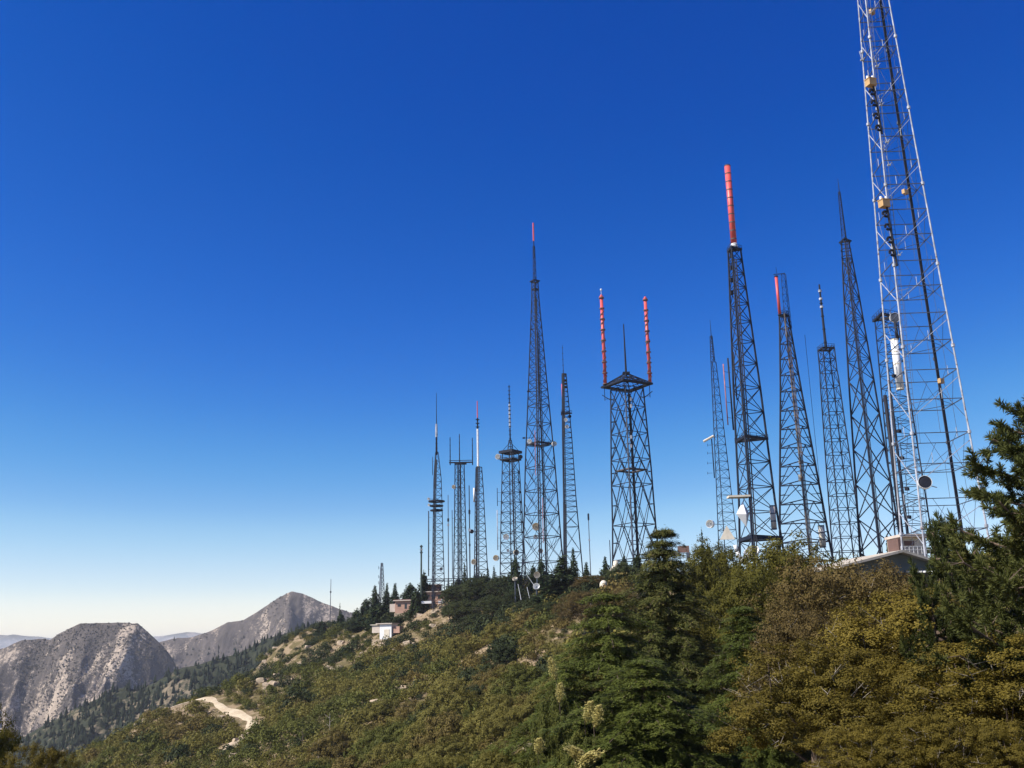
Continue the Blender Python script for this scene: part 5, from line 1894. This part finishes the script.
MARKS = [('white hut', 383, 629), ('low salmon house', 403, 607), ('two storey salmon house', 438, 597), ('road upper end', 192, 699), ('road bend', 250, 725), ('bleached dead trunk', 329, 720),
         ('forked pale snag', 318, 744), ('slender yellow plume', 556, 668), ('low yellow bushes', 582, 753), ('cream dome', 603, 581), ('round cream dishes', 537, 582), ('needle mast', 331, 608), ('small pyramid tower', 381, 592),
         ('bare bank', 434, 612), ('corner oaks', 45, 750), ('wooded ridge', 165, 690), ('lowest dark oak', 478, 622), ('golden oaks', 800, 700), ('thin tower foot', 722, 552), ('olive hall', 900, 562),
         ('middle tan patch', 402, 650), ('lower tan patch', 395, 700), ('upper tan patches', 300, 660), ('tan bank beside the firs', 525, 708), ('middle bottom edge', 460, 768)]
ORD = ['', 'second ', 'third ', 'fourth ', 'fifth ', 'sixth ', 'seventh ', 'eighth ', 'ninth ', 'tenth ', 'eleventh ', 'twelfth ', 'thirteenth ', 'fourteenth ', 'fifteenth ', 'sixteenth ', 'seventeenth ', 'eighteenth ', 'nineteenth ', 'twentieth ', 'twenty-first ', 'twenty-second ', 'twenty-third ', 'twenty-fourth ', 'twenty-fifth ']
used = {}


def side(q):
    """the nearest landmark and where from it the plant stands"""
    nm, mx_, my_ = min(MARKS, key=lambda m: math.hypot(m[1] - q[0], m[2] - q[1]))
    dx, dy = q[0] - mx_, q[1] - my_
    if abs(dx) > 1.6 * abs(dy): w_ = 'left of' if dx < 0 else 'right of'
    elif abs(dy) > 1.6 * abs(dx): w_ = 'above' if dy < 0 else 'below'
    else: w_ = ('above and ' if dy < 0 else 'below and ') + ('left of' if dx < 0 else 'right of')
    return nm, w_, math.hypot(dx, dy)


def label_all(items):
    """items: (look, noun, q); one label each, told apart by look, landmark and nearness to it"""
    pools = {}
    for i, (look, noun, q) in enumerate(items):
        nm, w_, d = side(q)
        pools.setdefault((look, noun, nm, w_), []).append((d, i))
    out = [None] * len(items)
    for (look, noun, nm, w_), L in pools.items():
        for k, (d, i) in enumerate(sorted(L)):
            o_ = '' if len(L) == 1 else (ORD[min(k, len(ORD) - 1)] + 'nearest ')
            out[i] = f'{o_}{look} {noun} {w_} the {nm}'
    return out


# those the near trees hide go into the mass
front = [p for p in PTS if not (p[4][0] > 585 and p[4][1] > 590) and p[4][0] < 900 and -5 < p[4][0]]
rest = [p for p in PTS if (p[4][0] > 585 and p[4][1] > 590) or p[4][0] >= 900 or p[4][0] <= -5]
n_ind = 290
LOOK = {'dark': 'dark evergreen', 'olive': 'rounded olive', 'green': 'mid green', 'brown': 'brownish dry'}
IND, rest = front[:n_ind], front[n_ind:] + rest
KD = [kind_of(p[0], p[1], p[4], len(p) > 5) for p in IND]
LB = label_all([(('large ' if p[3] > 3.1 else 'small ' if p[3] < 1.6 else '') + LOOK[kd], 'shrub', (p[4][0], p[4][1] - p[3] * .5 / p[1] * F)) for p, kd in zip(IND, KD)])
for i, (x, y, z, r_, q, *cb) in enumerate(IND):
    ms = (FINE if r_ / y > .011 else MID)[i % 4]
    hz = rg.uniform(.85, 1.25) * r_
    plant('shrub', LB[i], 'shrub', ms, (x, y, z - .1 * r_), (r_, r_, hz), rg.uniform(0, 6.28), 'chaparral shrubs on the slope', SMATS[KD[i]])
acc = {'olive': [], 'green': [], 'brown': [], 'dark': []}
for i, (x, y, z, r_, q, *cb) in enumerate(rest):
    kd = kind_of(x, y, q, bool(cb))
    V = far_arr[i % 4]
    a = rg.uniform(0, 6.28)
    c, s_ = math.cos(a), math.sin(a)
    hz = rg.uniform(.8, 1.25) * r_
    W_ = np.empty_like(V)
    W_[:, 0] = x + (V[:, 0] * c - V[:, 1] * s_) * r_
    W_[:, 1] = y + (V[:, 0] * s_ + V[:, 1] * c) * r_
    W_[:, 2] = z - .1 * r_ + V[:, 2] * hz
    acc[kd].append(W_)
for kd, lab in (('olive', 'olive chaparral too small to tell apart on the far slope'), ('green', 'dark green chaparral too small to tell apart on the far slope'), ('brown', 'brown dry chaparral too small to tell apart on the far slope'), ('dark', 'dark evergreen scrub too small to tell apart along the ridge')):
    if acc[kd]:
        V = np.concatenate(acc[kd])
        tag(link('chaparral', np_mesh('chaparral', V, quads(V), SMATS[kd])), lab, None, None, 'stuff')
print('shrubs', len(PTS))

# low dry ground cover between the shrubs
n = 42000
Yg = rg.uniform(40, 420, n)
xg = (rg.uniform(0, 760, n) - 512) / F * Yg
zg = np.array([gz(a, b_) for a, b_ in zip(xg, Yg)])
dr = np.array([np.hypot(RD[:, 0] - a, RD[:, 1] - b_).min() for a, b_ in zip(xg, Yg)])
k = (dr > 3.2) & (vnoise(xg, Yg, 9, 31) > -.15)
Cg = np.c_[xg, Yg, zg + .12][k]
sz = .28 * (.6 + Yg[k] / 200)
V = leaves(np.repeat(Cg, 2, 0) + rg.normal(0, .2, (len(Cg) * 2, 3)) * np.array([1, 1, .3]), np.tile([0, -.3, 1.0], (len(Cg) * 2, 1)), np.repeat(sz, 2), .6, .6, rg)
tag(link('dry_scrub', np_mesh('dry_scrub', V, quads(V), M['shrub_brown'])), 'low dry scrub and grass between the shrubs', None, None, 'stuff')

# ------------------------------------------------------------------ boulders
def boulder_mesh(seed):
    rg_ = random.Random(seed)
    import bmesh
    bm = bmesh.new()
    bmesh.ops.create_icosphere(bm, subdivisions=3, radius=1)
    for v in bm.verts:
        n_ = mnoise.noise(v.co * 1.3 + Vector((seed * 3.1, 0, 0))) * .5 + mnoise.noise(v.co * 3.1 + Vector((0, seed, 0))) * .18
        c_ = v.co.copy()
        v.co *= 1 + n_
        for ax in range(3): v.co[ax] = max(-.72, min(.72, v.co[ax]))
        v.co.z *= .75
    me = bpy.data.meshes.new('boulder')
    bm.to_mesh(me)
    bm.free()
    me.materials.append(M['rock'])
    return me


BM = [boulder_mesh(i + 1) for i in range(4)]
BLDR = []
for i in range(120):
    o_ = OP[i % len(OP)]
    a, d = rg.uniform(0, 6.28), rg.uniform(.2, 1.2) * o_[2]
    x, y = o_[0] + math.cos(a) * d, o_[1] + math.sin(a) * d
    if np.hypot(RD[:, 0] - x, RD[:, 1] - y).min() < 3.4: continue
    if any(math.hypot(bx - x, by - y) < br for bx, by, br in BLD): continue
    q = proj((x, y, gz(x, y)))
    if not (0 < q[0] < 600 and q[1] < 768): continue
    s_ = rg.uniform(.5, 1.25) * (.6 + y / 380)
    o = link('boulder', BM[i % 4])
    o.location = (x, y, gz(x, y) + .1 * s_)
    o.rotation_euler = (rg.uniform(-.3, .3), rg.uniform(-.3, .3), a)
    o.scale = (s_ * rg.uniform(.8, 1.4), s_, s_ * rg.uniform(.7, 1.1))
    BLDR.append((o, s_, q))
for (o, s_, q), lb in zip(BLDR, label_all([('large pale tan' if s_ > 1.15 else 'small pale tan' if s_ < .7 else 'pale tan', 'boulder', q) for o, s_, q in BLDR])):
    tag(o, lb, 'boulder', 'pale boulders on the slope')

# bleached snags
for i, (px, y0, y1, Y, lab) in enumerate(((329, 732, 713, 205, 'bleached dead trunk standing on the lower slope'), (318, 751, 739, 190, 'forked pale snag lower than the bleached dead trunk'), (302, 744, 728, 200, 'thin dark snag left of the bleached ones'))):
    p = at(px, y0, Y)
    zb = gz(p.x, Y)
    b = thing('dead_tree', lab, 'dead tree', (p.x, Y, zb), 0, 'dead trees on the slope')
    hgt = z_at(p.x, Y, y1) - zb
    mb = MB().path([Vector((0, 0, -.4)), Vector((.15, 0, hgt * .5)), Vector((.05, .1, hgt))], [.15, .1, .03], 6)
    mb.build('trunk', M['deadwood'] if i < 2 else M['bark'], b)
    for q_ in range(4):
        z = hgt * (.45 + .13 * q_)
        sgn = -1 if q_ % 2 else 1
        MB().tube((.1, 0, z), (sgn * rg.uniform(.5, 1.3), rg.uniform(-.3, .3), z + rg.uniform(-.2, .9)), .06, 4, .02).build('branch', M['deadwood'] if i < 2 else M['bark'], b)

# ------------------------------------------------------------------ light, sky and air
SUN_EL, SUN_AZ = R(46), R(-110)      # azimuth measured clockwise from the view direction
sd = bpy.data.lights.new('sun', 'SUN')
sd.energy = 4.8
sd.angle = R(0.53)
sd.color = (1.0, .95, .87)
so = bpy.data.objects.new('sun', sd)
COL.objects.link(so)
to_sun = Vector((math.sin(SUN_AZ) * math.cos(SUN_EL), math.cos(SUN_AZ) * math.cos(SUN_EL), math.sin(SUN_EL)))
so.rotation_euler = (-to_sun).to_track_quat('-Z', 'Y').to_euler()
so.location = (0, 0, 300)

w = bpy.data.worlds.new('World')
SC.world = w
w.use_nodes = True
nt = w.node_tree
bg = nt.nodes['Background']
sky = nt.nodes.new('ShaderNodeTexSky')
sky.sky_type = 'NISHITA'
sky.sun_disc = False
sky.sun_elevation = SUN_EL
sky.sun_rotation = SUN_AZ
sky.altitude = 1700
sky.air_density = 1.0
sky.dust_density = 0.3
sky.ozone_density = 10.0
# the phone's rendering of a clear sky: deeper and more violet overhead
sc_ = nt.nodes.new('ShaderNodeVectorMath')
sc_.operation = 'SCALE'
sc_.inputs['Scale'].default_value = 0.125
cv = nt.nodes.new('ShaderNodeRGBCurve')
K_ = 1.235
for ch, pts in ((0, ((0, 0), (.0575, .001), (.069, .003), (.10, .024), (.14, .088), (.18, .195), (.215, .33), (.32, .66), (.44, 1.0), (.60, 1.17), (1, 1.22))),
                (1, ((0, 0), (.125, .066), (.154, .090), (.222, .170), (.31, .335), (.385, .48), (.43, .60), (.56, .84), (.64, 1.0), (.795, 1.13), (1, 1.2))),
                (2, ((0, 0), (.306, .41), (.37, .48), (.505, .65), (.715, .84), (.855, 1.0), (.93, 1.10), (1, 1.15)))):
    pts = [(u, v / K_) for u, v in pts]
    c = cv.mapping.curves[ch]
    c.points[0].location = pts[0]
    c.points[1].location = pts[-1]
    for p_ in pts[1:-1]: c.points.new(*p_)
cv.mapping.extend = 'EXTRAPOLATED'
cv.mapping.update()
nt.links.new(sky.outputs[0], sc_.inputs[0])
nt.links.new(sc_.outputs[0], cv.inputs['Color'])
sc2 = nt.nodes.new('ShaderNodeVectorMath')
sc2.operation = 'SCALE'
sc2.inputs['Scale'].default_value = 8.0 * K_ / 1.04
nt.links.new(cv.outputs[0], sc2.inputs[0])
nt.links.new(sc2.outputs[0], bg.inputs[0])
EXPO = 0.6
bg.inputs[1].default_value = 0.13 / 2 ** EXPO

# thin blue air over the whole view
HAZE = True
if HAZE:
    me = bpy.data.meshes.new('haze')
    s_, z0, z1 = 61000, -720, 125
    vs = [(x, y, z) for z in (z0, z1) for x, y in ((-s_, -s_), (s_, -s_), (s_, s_), (-s_, s_))]
    me.from_pydata(vs, [], [(0, 3, 2, 1), (4, 5, 6, 7), (0, 1, 5, 4), (1, 2, 6, 5), (2, 3, 7, 6), (3, 0, 4, 7)])
    hm = bpy.data.materials.new('air')
    hm.use_nodes = True
    hn = hm.node_tree
    for n_ in list(hn.nodes):
        if n_.type == 'BSDF_PRINCIPLED': hn.nodes.remove(n_)
    pv = hn.nodes.new('ShaderNodeVolumePrincipled')
    pv.inputs['Color'].default_value = (.95, .96, 1.0, 1)
    pv.inputs['Density'].default_value = 6.5e-5
    pv.inputs['Anisotropy'].default_value = 0.1
    hn.links.new(pv.outputs[0], hn.nodes['Material Output'].inputs['Volume'])
    me.materials.append(hm)
    tag(link('haze', me), 'thin pale haze over the far mountains', None, None, 'stuff')

# ------------------------------------------------------------------ render settings
SC.render.engine = 'CYCLES'
cy = SC.cycles
cy.max_bounces = 5
cy.diffuse_bounces = 2
cy.glossy_bounces = 2
cy.transmission_bounces = 3
cy.transparent_max_bounces = 6
cy.volume_bounces = 0
cy.use_denoising = True
cy.denoiser = 'OPENIMAGEDENOISE'
cy.denoising_input_passes = 'RGB_ALBEDO_NORMAL'
cy.denoising_prefilter = 'ACCURATE'
cy.sample_clamp_indirect = 6
cy.filter_width = 1.5
vs = SC.view_settings
SC.display_settings.display_device = 'sRGB'
vs.view_transform = 'Standard'
vs.look = 'None'
vs.exposure = EXPO
vs.gamma = 1.0
vs.use_curve_mapping = False
